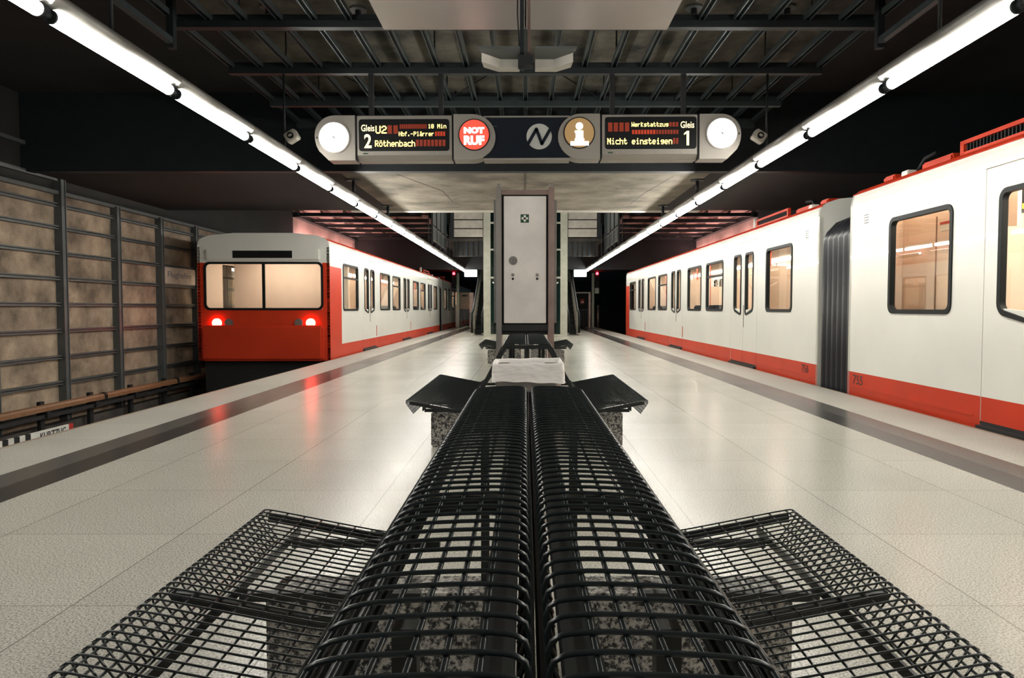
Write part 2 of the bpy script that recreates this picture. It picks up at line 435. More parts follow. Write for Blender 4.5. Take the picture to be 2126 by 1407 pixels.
for sx, n in ((-1, 'left'), (1, 'right')):
    a, b = sorted((sx * 3.4, sx * 3.6))
    struct(MB().box(a, b, 25, 34, CZ, 6.6), 'wall_shaft_' + n, M['dark_wall'])
# concrete bridge slab over the platform, with joints
struct(MB().box(-3.0, 3.0, 11.72, 16.25, SZ, CZ), 'ceiling_bridge', M['slab'])
struct(MB().box(-WX, -3.0, 11.72, 16.25, SZ, CZ), 'ceiling_bridge_left', M['ceiling_shade'])  # bridge sides darkened in colour where the lamp housings shade them
struct(MB().box(3.0, WX, 11.72, 16.25, SZ, CZ), 'ceiling_bridge_right', M['ceiling_shade'])
struct(MB().box(-3.9, 3.9, 16.25, 16.5, SZ - 0.02, SZ + .16), 'trim_1', M['pale_panel'])
struct(MB().box(-WX, WX, 11.55, 11.72, SZ - .02, CZ), 'trim_2', M['grid_dark'])
struct(MB().tube([(-.004, 11.72, SZ - .001), (-.004, 14.0, SZ - .001)], 0, flat=(.006, .003))
       .tube([(-2.1, 11.9, SZ - .001), (-1.55, 13.6, SZ - .001), (-1.5, 15.0, SZ - .001)], 0, flat=(.005, .003))
       .tube([(2.45, 12.1, SZ - .001), (2.25, 14.0, SZ - .001), (2.2, 15.4, SZ - .001)], 0, flat=(.005, .003)), 'trim_3', M['dark_print'])

# left wall frame: mullions and rails in front of concrete panels
n_tr = 4
ys = [12.4 + 1.67 * k for k in range(-12, 23)]
for y in ys:
    top = 3.76 if y < 12.9 else 3.08
    struct(MB().box(-WX, -WX + .12, y - .065, y + .065, -1.2, top).box(-WX + .12, -WX + .135, y - .065, y - .045, -1.2, top)
           .box(-WX + .12, -WX + .135, y + .045, y + .065, -1.2, top), 'trim_%d' % n_tr, M['mullion']); n_tr += 1
for k, z in enumerate([-.60, -.15, .29, .74, 1.19, 1.63, 2.06, 2.49, 2.87]):
    struct(MB().box(-WX, -WX + .085, Y0, 49, z - .033, z - .012).box(-WX, -WX + .085, Y0, 49, z + .012, z + .033).box(-WX, -WX + .03, Y0, 49, z - .012, z + .012),
           'trim_%d' % n_tr, M['mullion']); n_tr += 1
for z in (3.08, 3.30, 3.74):
    struct(MB().box(-WX, -WX + .09, Y0, 12.46 if z > 3.1 else 49, z - .03, z + .03), 'trim_%d' % n_tr, M['mullion']); n_tr += 1

# station name panel on the left wall
sg = empty('station_sign', (-WX + .1, 16.6, 1.85), 'cream station name panel reading Flughafen in the steel framed left wall', 'sign')
MB().box(-WX + .03, -WX + .10, 15.83, 17.33, 1.67, 2.03).build('panel', M['cream_sign'], sg)
text_mesh('Flughafen', .17, M['blue_print'], sg, fn=lambda p: (-WX + .103 + p[2] * .3, 16.0 + p[0], 1.77 + p[1]), width=1.1)

# ---------------------------------------------------------------- track: rails, power rail
def track(sx, side):
    c = sx * 5.78
    for off, nn in ((-.72, 'inner'), (.72, 'outer')):
        x = c + off
        m = MB().prism([(x - .07, -1.2), (x + .07, -1.2), (x + .07, -1.185), (x + .01, -1.17), (x + .01, -1.08), (x + .035, -1.07), (x + .035, -1.04), (x - .035, -1.04), (x - .035, -1.07), (x - .01, -1.08), (x - .01, -1.17), (x - .07, -1.185)], 'y', Y0, Y1 - .2)
        tag(m.build('running_rail', M['steel']), 'steel running rail of the %s track, on the side %s the platform' % (side, 'near' if (off * sx < 0) else 'away from'), 'rail')
track(-1, 'left'); track(1, 'right')
pr = empty('power_rail', (-7.6, 8, -1.2), 'ochre covered power rail on short posts along the foot of the left wall', 'power rail')
yy = Y0 + .3
while yy < 49:
    y2 = min(yy + 2.68, 49)
    c = [(-7.66, -.50), (-7.66, -.44), (-7.64, -.41), (-7.60, -.395), (-7.56, -.41), (-7.54, -.44), (-7.54, -.50)]
    MB().prism(c, 'y', yy, y2 - .03).build('cover', M['rail_cover'], pr)
    MB().prism([(x * 1.0 + (x + 7.6) * .12, z + (.012 if z > -.45 else 0)) for x, z in c], 'y', y2 - .05, y2 + .03).build('joint_ring', M['black'], pr)
    yy += 2.71
yy = Y0 + .9
while yy < 49:
    MB().box(-7.72, -7.66, yy - .05, yy + .05, -1.2, -.36).box(-7.72, -7.55, yy - .05, yy + .05, -.62, -.52).box(-7.74, -7.6, yy - .09, yy + .09, -1.2, -1.1).build('post', M['matte_black'], pr)
    yy += 1.30
MB().box(-7.66, -7.58, Y0, 49, -.62, -.56).build('conductor', M['underframe'], pr)
tag(MB().box(-7.98, -7.80, Y0, 49, -1.2, -.80).build('cable_duct', M['bed']), 'grey concrete cable duct running behind the ochre power rail', 'duct')
tag(MB().box(-6.95, -6.75, Y0, 49, -1.2, -.80).build('cable_trough', M['teal']), 'dark teal cable trough in the left track bed beyond the platform edge', 'duct')

# stop board in the left track bed
kb = empty('stop_board', (-6.6, 8.8, -1.2), 'low white and black striped stop board reading KURZZUG beside the left track', 'sign')
BZ0, BZ1 = -.72, -.550
bx = -6.60
yb = [9.68 - .105 * k for k in range(9)][::-1]
for i in range(len(yb) - 1):
    MB().box(bx - .03, bx, yb[i], yb[i + 1], BZ0, BZ1).build('stripe', M['white_print'] if i % 2 else M['matte_black'], kb)
MB().box(bx - .03, bx, 9.68, 10.38, BZ0, BZ1).build('board', M['white_print'], kb)
MB().box(bx - .03, bx, 10.38, 10.48, BZ0, BZ1).build('end_plate', M['red_sign'], kb)
MB().box(bx - .07, bx - .035, 8.95, 9.02, -1.2, BZ1).box(bx - .07, bx - .035, 10.2, 10.27, -1.2, BZ1).build('stand', M['matte_black'], kb)
text_mesh('KURZZUG', .105, M['dark_print'], kb, fn=lambda p: (bx + .002 + p[2] * .4, 9.76 + p[0], -.68 + p[1]), width=.55, bold=.002)

# ---------------------------------------------------------------- ceiling grid
def ceiling_grid(y0, y1, beams, label, xh=3.58, zc=3.95, step=.355, nr=10):
    g = empty('ceiling_grid', (0, y0, zc), label, 'ceiling grid')
    for y, dark in beams:
        MB().box(-xh, xh, y - .045, y + .045, zc, zc + .07).box(-xh, xh, y - .012, y + .012, zc + .07, zc + .14).build('cross_beam', M['grid_dark'] if dark else M['grid'], g)
    for k in range(-nr, nr + 1):
        x = k * step
        MB().box(x - .03, x - .022, y0, y1, zc + .072, zc + .13).box(x + .022, x + .03, y0, y1, zc + .072, zc + .13).box(x - .022, x + .022, y0, y1, zc + .115, zc + .13).build('runner', M['grid'], g)
    for y, dark in beams:
        for x in (-2.9, -1.1, 1.1, 2.9):
            MB().tube([(x, y, zc + .1), (x, y, CZ)], .01).build('hanger_rod', M['grid_dark'], g)
    return g
ceiling_grid(1.6, 11.55, [(1.8, True), (3.2, True), (4.62, True), (6.03, True), (7.45, True), (8.88, True), (10.28, False), (11.47, False)],
             'blue grey steel grid hung under the concrete ceiling above the platform signs')
sh = empty('ceiling_sheet', (0, 6.2, 3.93), 'smooth grey metal sheet in two halves fixed under the ceiling grid', 'ceiling panel')
MB().cbox(-1.42, -.006, 5.2, 7.36, 3.905, 3.945, .006).build('half_sheet', M['ceiling_sheet'], sh)
MB().cbox(.006, 1.42, 5.2, 7.36, 3.905, 3.945, .006).build('half_sheet', M['ceiling_sheet'], sh)
for sx, sd in ((-1, 'left'), (1, 'right')):
    r = empty('hanger_frame', (sx * 3.52, 7.3, 3.76), 'dark hanging steel rail with an upright end, above the %s tube lamp row' % sd, 'steel rail')
    MB().box(sx * 3.52 - .03, sx * 3.52 + .03, 4.0, 7.3, 3.74, 3.80).build('rail', M['grid'], r)
    MB().box(sx * 3.52 - .035, sx * 3.52 + .035, 7.27, 7.34, 3.70, CZ).build('upright', M['grid_dark'], r)
    # hall grids behind the slab
    hg = empty('hall_ceiling_grid', (sx * 5.8, 25, 4.4), 'steel grid under the pink-lit ceiling of the %s hall beyond the concrete bridge' % sd, 'ceiling grid')
    for y in (25.2, 26.9, 28.6, 30.3, 32.0, 33.7):
        MB().box(min(sx * 3.6, sx * 7.9), max(sx * 3.6, sx * 7.9), y - .08, y + .08, 4.30, 4.42).build('cross_beam', M['grid_dark'], hg)
    for k in range(6):
        x = sx * (3.9 + .78 * k)
        MB().box(x - .04, x + .04, 25, 33.9, 4.42, 4.48).build('runner', M['rosy_lit_metal'], hg)
    MB().box(sx * 7.9 - .1, sx * 7.9 + .09, 25, 33.9, 4.26, 4.42).build('edge_beam', M['grid_dark'], hg)

# ceiling anchors with stays
anch = [(-1.9, 8.35), (-.75, 8.35), (-2.9, 8.3), (1.9, 8.3), (2.95, 8.3), (-.36, 8.3), (.42, 8.3), (-.40, 10.2), (.38, 10.2), (-2.7, 10.2), (2.75, 10.2)]
ORD0 = ['first', 'second', 'third', 'fourth', 'fifth', 'sixth', 'seventh']
for i, (x, y) in enumerate(anch):
    a = empty('ceiling_anchor', (x, y, CZ), 'round steel anchor plate on the concrete ceiling, %s from the left in the %s row' % (ORD0[sorted(q[0] for q in anch if (q[1] > 9) == (y > 9)).index(x)], 'farther' if y > 9 else 'nearer'), 'anchor', 'ceiling anchors above the steel grid')
    MB().prism([(x + .1 * math.cos(k * PI / 8), y + .1 * math.sin(k * PI / 8)) for k in range(16)], 'z', CZ - .025, CZ).build('plate', M['mullion'], a)
    MB().prism([(x + .035 * math.cos(k * PI / 6), y + .035 * math.sin(k * PI / 6)) for k in range(12)], 'z', CZ - .09, CZ - .025).build('eye_bolt', M['grid_dark'], a)
    if y > 9:
        sx = 1 if x > 0 else -1
        MB().tube([(x, y, CZ - .08), (x + sx * .9 * (1 if abs(x) < 1 else -1), y + .6, 4.1)], .006).build('stay_wire', M['black'], a)

# ---------------------------------------------------------------- tube lamps in two rows
ORD = ['first', 'second', 'third', 'fourth', 'fifth', 'sixth', 'seventh', 'eighth', 'ninth', 'tenth', 'eleventh', 'twelfth', 'thirteenth', 'fourteenth', 'fifteenth',
       'sixteenth', 'seventeenth', 'eighteenth', 'nineteenth', 'twentieth', 'twenty-first', 'twenty-second', 'twenty-third', 'twenty-fourth']
LX, LZ, PIT = 2.93, 2.915, 1.606
def make_lamp():
    r = empty('tube_lamp', (0, 0, 0))
    m = MB(); n = 16
    m.tube([(0, .02, 0), (0, .03, 0)], .034, n)
    m.tube([(0, .03, 0), (0, 1.49, 0)], .043, n)
    m.tube([(0, 1.49, 0), (0, 1.50, 0)], .034, n)
    m.build('diffuser', M['lamp'], r)
    for ya in (.006, 1.496):
        MB().tube([(0, ya, 0), (0, ya + .018, 0)], .0445, 16).build('end_cap', M['grid_dark'], r)
    # extruded aluminium body above the lens, with an added lip blocking light on the track side (local -x)
    prof = [(.02, .046), (.055, .052), (.078, .075), (.082, .105), (.066, .135), (.03, .152), (-.03, .152), (-.062, .13), (-.075, .09), (-.075, .05), (-.05, .046)]
    MB().prism(prof, 'y', -.052, PIT - .052, smooth=True).build('housing', M['alu'], r)
    MB().box(-.075, -.069, .07, 1.45, .0, .06).build('added_shade_lip', M['alu'], r)
    MB().tube([(0, -.05, 0), (0, .02, 0)], .022, 10).box(-.012, .012, -.05, .02, .015, .06).build('lamp_socket', M['grid_dark'], r)
    MB().tube([(0, 1.50, 0), (0, PIT - .05, 0)], .022, 10).box(-.012, .012, 1.50, PIT - .05, .015, .06).build('lamp_socket', M['grid_dark'], r)
    return r
lamp0 = make_lamp(); first = True
for sx, sd in ((-1, 'left'), (1, 'right')):
    cnt = 0
    for k in range(-3, 20):
        y = 4.52 - PIT + PIT * k + (0 if sx < 0 else -.14)
        o = lamp0 if first else copy_tree(lamp0)
        first = False
        o.location = (sx * LX, y, LZ)
        if sx > 0:
            o.rotation_euler = (0, 0, PI); o.location.y = y + PIT - .1
        if k < 0:
            tag(o, 'white tube lamp of the %s row, %s' % (sd, {-1: 'cut off by the top corner of the view', -2: 'first one behind the viewpoint', -3: 'second one behind the viewpoint'}[k]), 'lamp', 'tube lamps in the %s ceiling row' % sd)
        else:
            tag(o, 'white tube lamp in aluminium housing, %s in the %s row from the near end' % (ORD[cnt], sd), 'lamp', 'tube lamps in the %s ceiling row' % sd)
            cnt += 1
    names = {8.88: 'nearest', 12.42: 'just in front of', 15.5: 'under the back edge of'}
    for y, zt, lb in ((5.2, CZ, 'nearest the viewpoint'), (8.88, 3.97, 'below the blue grey ceiling grid'), (12.42, SZ, 'under the front of the concrete bridge'), (15.5, SZ, 'under the back edge of the concrete bridge'), (22.0, CZ, 'behind the concrete bridge'), (28, 4.4, 'in the far hall')):
        h = empty('lamp_hanger', (sx * LX, y, zt), 'dark rod holding the %s tube lamp row, %s' % (sd, lb), 'hanger')
        MB().tube([(sx * LX, y, LZ + .15), (sx * LX, y, zt)], .014 if zt != SZ else .03, 10).build('rod', M['grid_dark'], h)
        if zt == SZ:
            MB().prism([(sx * LX + .12 * math.cos(q * PI / 10), y + .12 * math.sin(q * PI / 10)) for q in range(20)], 'z', zt - .02, zt).build('flange', M['grid_dark'], h)
# small loudspeakers on the hanger rods
for sx, sd in ((-1, 'left'), (1, 'right')):
    X = sx * 2.83; Y = 8.86; Z = 3.2
    e = empty('loudspeaker', (X, Y, Z), 'small pale loudspeaker tilted on the hanger rod outside the %s clock' % sd, 'loudspeaker')
    ca, sa = math.cos(sx * -.55), math.sin(sx * -.55)
    def T(p): return (X + p[0] * ca - p[2] * sa, Y + p[1], Z + p[0] * sa + p[2] * ca)
    m = MB().cbox(-.075, .075, -.07, .07, -.06, .06, .012); m.v = [T(v) for v in m.v]; m.build('casing', M['speaker_grey'], e)
    m = MB().disc(0, 0, .04, -.082, -.07, 16); m.v = [T(v) for v in m.v]; m.build('driver', M['matte_black'], e)
    m = MB().box(-.02, .02, -.09, -.08, -.012, .012); m.v = [T(v) for v in m.v]; m.build('badge', M['speaker_grey'], e)

# pendant with two wedge shaped speaker housings
pd = empty('speaker_pendant', (0.01, 5.9, 3.1), 'pale twin wedge speaker housings on a dark drop pole below the ceiling sheet', 'loudspeaker')
MB().box(-.045, -.012, 5.93, 5.97, 3.05, CZ).build('pole', M['grid_dark'], pd)
MB().box(.016, .040, 5.92, 5.97, 3.10, CZ).build('conduit', M['rosy_lit_metal'], pd)
MB().tube([(-.055, 5.9, 3.9), (-.065, 5.9, 3.5), (-.05, 5.92, 3.22)], .006).build('cable', M['black'], pd)
MB().box(-.06, .06, 5.88, 5.99, 3.07, 3.15).build('bracket', M['matte_black'], pd)
for sx in (-1, 1):
    o_ = lambda x: .015 + sx * x
    outer = [(o_(.06), 6.02), (o_(.225), 6.02), (o_(.37), 5.86), (o_(.39), 5.76), (o_(.06), 5.76)]
    MB().prism(outer, 'z', 3.155, 3.175).build('cover_plate', M['mullion'], pd)
    lip = [(o_(.065), 6.0), (o_(.22), 6.0), (o_(.365), 5.85), (o_(.355), 5.99), (o_(.24), 6.10), (o_(.065), 6.10)]
    MB().prism(lip, 'z', 3.085, 3.155).build('housing', M['speaker_grey'], pd)

# ---------------------------------------------------------------- hanging platform sign
KS = 1 / 170.0
SY = 8.80
def sX(px): return (px - 1091) * KS
def sZ(py): return 1.155 + (640 - py) * KS
TIL = math.radians(-0.25)
F = {}
def glyphs():
    g = {
     'U': '10001 10001 10001 10001 10001 10001 01110', '2': '01110 10001 00001 00110 01000 10000 11111', '1': '00100 01100 00100 00100 00100 00100 01110',
     '0': '01110 10001 10011 10101 11001 10001 01110', 'M': '10001 11011 10101 10101 10001 10001 10001', 'i': '00100 00000 01100 00100 00100 00100 01110',
     'n': '00000 00000 11110 10001 10001 10001 10001', 'H': '10001 10001 10001 11111 10001 10001 10001', 'b': '10000 10000 11110 10001 10001 10001 11110',
     'f': '00110 01000 11110 01000 01000 01000 01000', '.': '00000 00000 00000 00000 00000 01100 01100', '-': '00000 00000 00000 11110 00000 00000 00000',
     'P': '11110 10001 10001 11110 10000 10000 10000', 'l': '01100 00100 00100 00100 00100 00100 01110', 'ä': '01010 00000 01110 00001 01111 10001 01111',
     'r': '00000 00000 10110 11000 10000 10000 10000', 'e': '00000 00000 01110 10001 11111 10000 01110', 'R': '11110 10001 10001 11110 10100 10010 10001',
     'ö': '01010 00000 01110 10001 10001 10001 01110', 't': '01000 01000 11110 01000 01000 01001 00110', 'h': '10000 10000 11110 10001 10001 10001 10001',
     'a': '00000 00000 01110 00001 01111 10001 01111', 'c': '00000 00000 01111 10000 10000 10000 01111', 'W': '10001 10001 10001 10101 10101 11011 10001',
     'k': '10000 10010 10100 11000 11000 10100 10010', 's': '00000 00000 01111 10000 01110 00001 11110', 'z': '00000 00000 11111 00010 00100 01000 11111',
     'u': '00000 00000 10001 10001 10001 10001 01111', 'g': '00000 00000 01111 10001 01111 00001 01110', 'N': '10001 11001 10101 10101 10011 10001 10001', ' ': '00000 ' * 7}
    return {k: v.split() for k, v in g.items()}
G = glyphs()
def led_text(txt, x0, x1, y0, y1, parent, mat=None, yf=SY - .012):
    n = len(txt); cw = (x1 - x0) / (n * 6 - 1); ch = (y1 - y0) / 7
    m = MB()
    for i, c in enumerate(txt):
        for r, row in enumerate(G[c]):
            for q, bit in enumerate(row):
                if bit == '1':
                    a = x0 + (i * 6 + q) * cw; b_ = y0 + r * ch
                    m.box(sX(a - .12 * cw), sX(a + 1.12 * cw), yf - .002, yf, sZ(b_ + ch * 1.05), sZ(b_ - .05 * ch))
    return m.build('led_lettering', mat or M['led'], parent, fix=False)
def led_cells(x0, x1, y0, y1, n, parent, mat, gap=.25, yf=SY - .011):
    m = MB(); w = (x1 - x0) / n
    for i in range(n): m.box(sX(x0 + i * w), sX(x0 + (i + 1 - gap) * w), yf - .002, yf, sZ(y1), sZ(y0))
    return m.build('idle_led_cells', mat, parent, fix=False)

ps = empty('platform_sign', (0, 8.92, 3.2), 'long grey hanging sign with two clocks, two train displays and a logo', 'sign')
def casing(x0, x1, name='casing'):
    zt, zb, zm = sZ(250), sZ(341), sZ(331)
    prof = [(SY, zt - .01), (SY, zm), (SY + .07, zb), (SY + .24, zb), (SY + .24, zt), (SY + .01, zt)]
    return MB().prism(prof, 'x', sX(x0), sX(x1)).build(name, M['sign_alu'], ps)
def capc(cx, sgn, xin, name='clock_casing'):
    """rounded end, flat on the inner side"""
    zt, zb = sZ(250), sZ(341); zc = (zt + zb) / 2 + .03; R = .235
    pts = [(sX(xin), zb + .05), (sX(xin), zt)]
    n = 14
    for k in range(n + 1):
        t = PI / 2 - PI * k / n
        pts.append((sX(cx) + sgn * (abs(R * math.cos(t))), zc + (zt - zc) * math.sin(t) if t > 0 else zc + (zc - zb) * 1.0 * math.sin(t)))
    pts = pts[:-4] + [(sX(cx) + sgn * .07, zb), (sX(xin), zb)]
    return MB().prism(pts, 'y', SY, SY + .24, smooth=False).build(name, M['sign_alu'], ps)
capc(699, -1, 742); casing(746.5, 940); casing(1248, 1442.5); capc(1493, 1, 1447.5)
for a, b in ((742, 746.5), (940, 944), (1243.5, 1248), (1442.5, 1447.5)):
    MB().box(sX(a), sX(b), SY + .012, SY + .2, sZ(338), sZ(252)).build('joint_strip', M['matte_black'], ps)
# dark centre panel between the round pods
MB().box(sX(1005), sX(1182), SY + .03, SY + .24, sZ(341), sZ(251)).build('centre_casing', M['sign_alu'], ps)
MB().box(sX(1005), sX(1182), SY + .02, SY + .031, sZ(337), sZ(255)).build('centre_panel', M['navy'], ps)
def pod(xin, cx, cy, sgn, nm_, facem):
    zt, zb = sZ(249), sZ(341); zc = (zt + zb) / 2; R = (zt - zb) / 2
    pts = [(sX(xin), zb), (sX(xin), zt)]
    c = sX(cx) - sgn * .02
    for k in range(17):
        t = PI / 2 - PI * k / 16
        pts.append((c + sgn * R * math.cos(t) * 1.02, zc + R * math.sin(t)))
    MB().prism(pts, 'y', SY - .01, SY + .24).build('pod', M['sign_alu'], ps)
    MB().disc(sX(cx), sZ(cy), 32.5 * KS, SY - .018, SY - .008).build('disc_rim', M['matte_black'], ps)
    return MB().disc(sX(cx), sZ(cy), 30 * KS, SY - .024, SY - .016).build(nm_, facem, ps)
nd = pod(944, 986, 291, 1, 'emergency_disc', M['not_red']); nd['label'] = 'lit red disc reading NOT RUF'
idc = pod(1243.5, 1201, 288, -1, 'information_disc', M['info_tan']); idc['label'] = 'lit tan disc with a white letter i'
text_mesh('NOT', 13 * KS, M['lit_white'], nd, fn=lambda p: (sX(965) + p[0], SY - .027 - p[2] * .3, sZ(289) + p[1]), width=42 * KS, bold=.006)
text_mesh('RUF', 19 * KS, M['lit_white'], nd, fn=lambda p: (sX(965) + p[0], SY - .027 - p[2] * .3, sZ(312) + p[1]), width=42 * KS, bold=.006)
MB().box(sX(1193.5), sX(1209), SY - .03, SY - .024, sZ(304), sZ(284)).box(sX(1191.5), sX(1211), SY - .03, SY - .024, sZ(304.5), sZ(300)).box(sX(1191.5), sX(1203), SY - .03, SY - .024, sZ(288), sZ(284)).disc(sX(1201), sZ(275), 7.5 * KS, SY - .03, SY - .024, 20).box(sX(1183), sX(1220), SY - .03, SY - .024, sZ(314), sZ(305.5)).build('letter_i', M['lit_white'], idc)
# logo: pale disc with a dark zigzag N through it
def logo():
    cx, cz, R = sX(1119), sZ(294), 26 * KS
    MB().disc(cx, cz, R, SY + .012, SY + .021, 48).build('logo_disc', M['logo'], ps)
    P = [(1088, 322), (1112.5, 277), (1117, 277), (1126, 306), (1142, 272)]
    w = 6.4
    m = MB()
    P = [(1091, 318), (1113.5, 279), (1124.5, 309), (1147, 270)]
    for i in range(3):
        (ax, ay), (bx_, by) = P[i], P[i + 1]
        dx, dy = bx_ - ax, by - ay; L_ = math.hypot(dx, dy); nx, ny = -dy / L_ * w / 2, dx / L_ * w / 2
        m.prism([(sX(ax + nx), sZ(ay + ny)), (sX(bx_ + nx), sZ(by + ny)), (sX(bx_ - nx), sZ(by - ny)), (sX(ax - nx), sZ(ay - ny))], 'y', SY + .006, SY + .015)
    for (ax, ay) in P[1:3]: m.disc(sX(ax), sZ(ay), w / 2 * KS, SY + .006, SY + .015, 14)
    m.build('logo_zigzag', M['navy'], ps)
logo()
MB().box(sX(1023), sX(1033), SY + .015, SY + .021, sZ(273.6), sZ(271.6)).build('blue_mark', M['teal'], ps)
# clocks
for cx, cy in ((699, 295), (1493, 290)):
    MB().disc(sX(cx), sZ(cy), 33 * KS, SY - .014, SY).build('clock_rim', M['sign_alu'], ps)
    f = MB().disc(sX(cx), sZ(cy), 30 * KS, SY - .022, SY - .010).build('clock_face', M['clock'], ps)
    MB().prism([(sX(cx - 2.6), sZ(cy - 1.8)), (sX(cx - 1.2), sZ(cy - 3.2)), (sX(cx + 3), sZ(cy + 2.2)), (sX(cx + 1.6), sZ(cy + 3.2))], 'y', SY - .026, SY - .022).build('clock_hand', M['dark_print'], f)
    MB().disc(sX(cx + (-35 if cx < 1000 else 35)), sZ(cy), .012, SY - .004, SY, 10).build('lock', M['dark_print'], ps)
# displays
dl = MB().prism(rrect(sX(750), sX(935), sZ(323), sZ(258.5), .035), 'y', SY - .010, SY + .005).build('display', M['sign_black'], ps); dl['label'] = 'display for platform 2 reading U2, 10 Min, Hbf.-Plärrer, Röthenbach'
dr = MB().prism(rrect(sX(1254), sX(1441), sZ(321), sZ(256), .035), 'y', SY - .010, SY + .005).build('display', M['sign_black'], ps); dr['label'] = 'display for platform 1 reading Werkstattzug, Nicht einsteigen'
def static(txt, x0, x1, ytop, ybot, par, bold=.0):
    text_mesh(txt, (ybot - ytop) * KS, M['print_lit'], par, fn=lambda p: (sX(x0) + p[0], SY - .013 - p[2] * .3, sZ(ybot) + p[1]), width=(x1 - x0) * KS, bold=bold)
static('Gleis', 755, 782, 269.5, 283, dl, .001); static('2', 761, 776, 288.5, 317, dl, .004)
led_text('U2', 784.5, 807, 272, 287.5, dl); led_text('10 Min', 892, 929, 269, 277.5, dl); led_text('Hbf.-Plärrer', 832, 904, 284, 293, dl); led_text('Röthenbach', 783, 865, 301.5, 314, dl)
led_cells(809, 833, 271, 288, 2, dl, M['led_dim']); led_cells(834, 890, 269, 278, 14, dl, M['led_dim']); led_cells(906, 928, 284, 293, 4, dl, M['led_red']); led_cells(867, 929, 300.5, 313.5, 8, dl, M['led_dim'])
static('Gleis', 1408, 1436, 265.5, 279, dr, .001); MB().box(sX(1420.5), sX(1425.5), SY - .017, SY - .012, sZ(314), sZ(285)).prism([(sX(1421), sZ(285)), (sX(1421), sZ(290)), (sX(1415), sZ(293)), (sX(1415), sZ(290))], 'y', SY - .017, SY - .012).build('digit_one', M['print_lit'], dr)
led_text('Werkstattzug', 1308, 1383, 267, 276, dr); led_text('Nicht einsteigen', 1258.5, 1391, 299, 311.5, dr)
led_cells(1260, 1306, 267.5, 285.5, 4, dr, M['led_dim']); led_cells(1309, 1358, 282.5, 291, 8, dr, M['led_red']); led_cells(1358, 1405, 282.5, 291, 8, dr, M['led_dim']); led_cells(1385, 1405, 267, 276, 3, dr, M['led_dim']); led_cells(1393, 1405, 299, 311, 2, dr, M['led_dim'])
for x in (776, 910, 1278, 1415):
    MB().disc(sX(x), sZ(327.5), .012, SY - .006, SY + .002, 10).build('screw', M['steel'], ps)
for x in (763, 1265):
    MB().box(sX(x - 5), sX(x + 5), SY - .004, SY + .002, sZ(329), sZ(326.5)).build('maker_plate', M['green'], ps)
for x in (773, 917, 1270, 1417.5):
    MB().box(sX(x - 4.6), sX(x + 4.6), 8.86, 8.93, sZ(251), 3.96).build('hanging_post', M['matte_black'], ps)
ps.rotation_euler = (0, TIL, 0)

# ---------------------------------------------------------------- benches
BL = 2.14
def smooth(P, k=2):
    for _ in range(k):
        Q = [P[0]]
        for p, q in zip(P, P[1:]):
            Q += [(p[0] * .75 + q[0] * .25, p[1] * .75 + q[1] * .25), (p[0] * .25 + q[0] * .75, p[1] * .25 + q[1] * .75)]
        P = Q + [P[-1]]
    out = [P[0]]
    for p in P[1:-1]:
        if math.hypot(p[0] - out[-1][0], p[1] - out[-1][1]) > .0075: out.append(p)
    return out + [P[-1]]
BACKP = smooth([(.018, .79), (.008, .812), (.007, .842), (.028, .850), (.10, .849), (.176, .844), (.194, .825), (.225, .765), (.30, .615), (.39, .455), (.43, .385), (.46, .345)])
SEATP = smooth([(.46, .345), (.485, .336), (.60, .357), (.75, .387), (.885, .414), (.930, .420), (.935, .395), (.905, .352), (.875, .312)])
def along(P, d):
    acc = 0
    for a, b in zip(P, P[1:]):
        L_ = math.hypot(b[0] - a[0], b[1] - a[1])
        if acc + L_ >= d: t = (d - acc) / L_; return (a[0] + (b[0] - a[0]) * t, a[1] + (b[1] - a[1]) * t)
        acc += L_
    return P[-1]
def plen(P): return sum(math.hypot(b[0] - a[0], b[1] - a[1]) for a, b in zip(P, P[1:]))
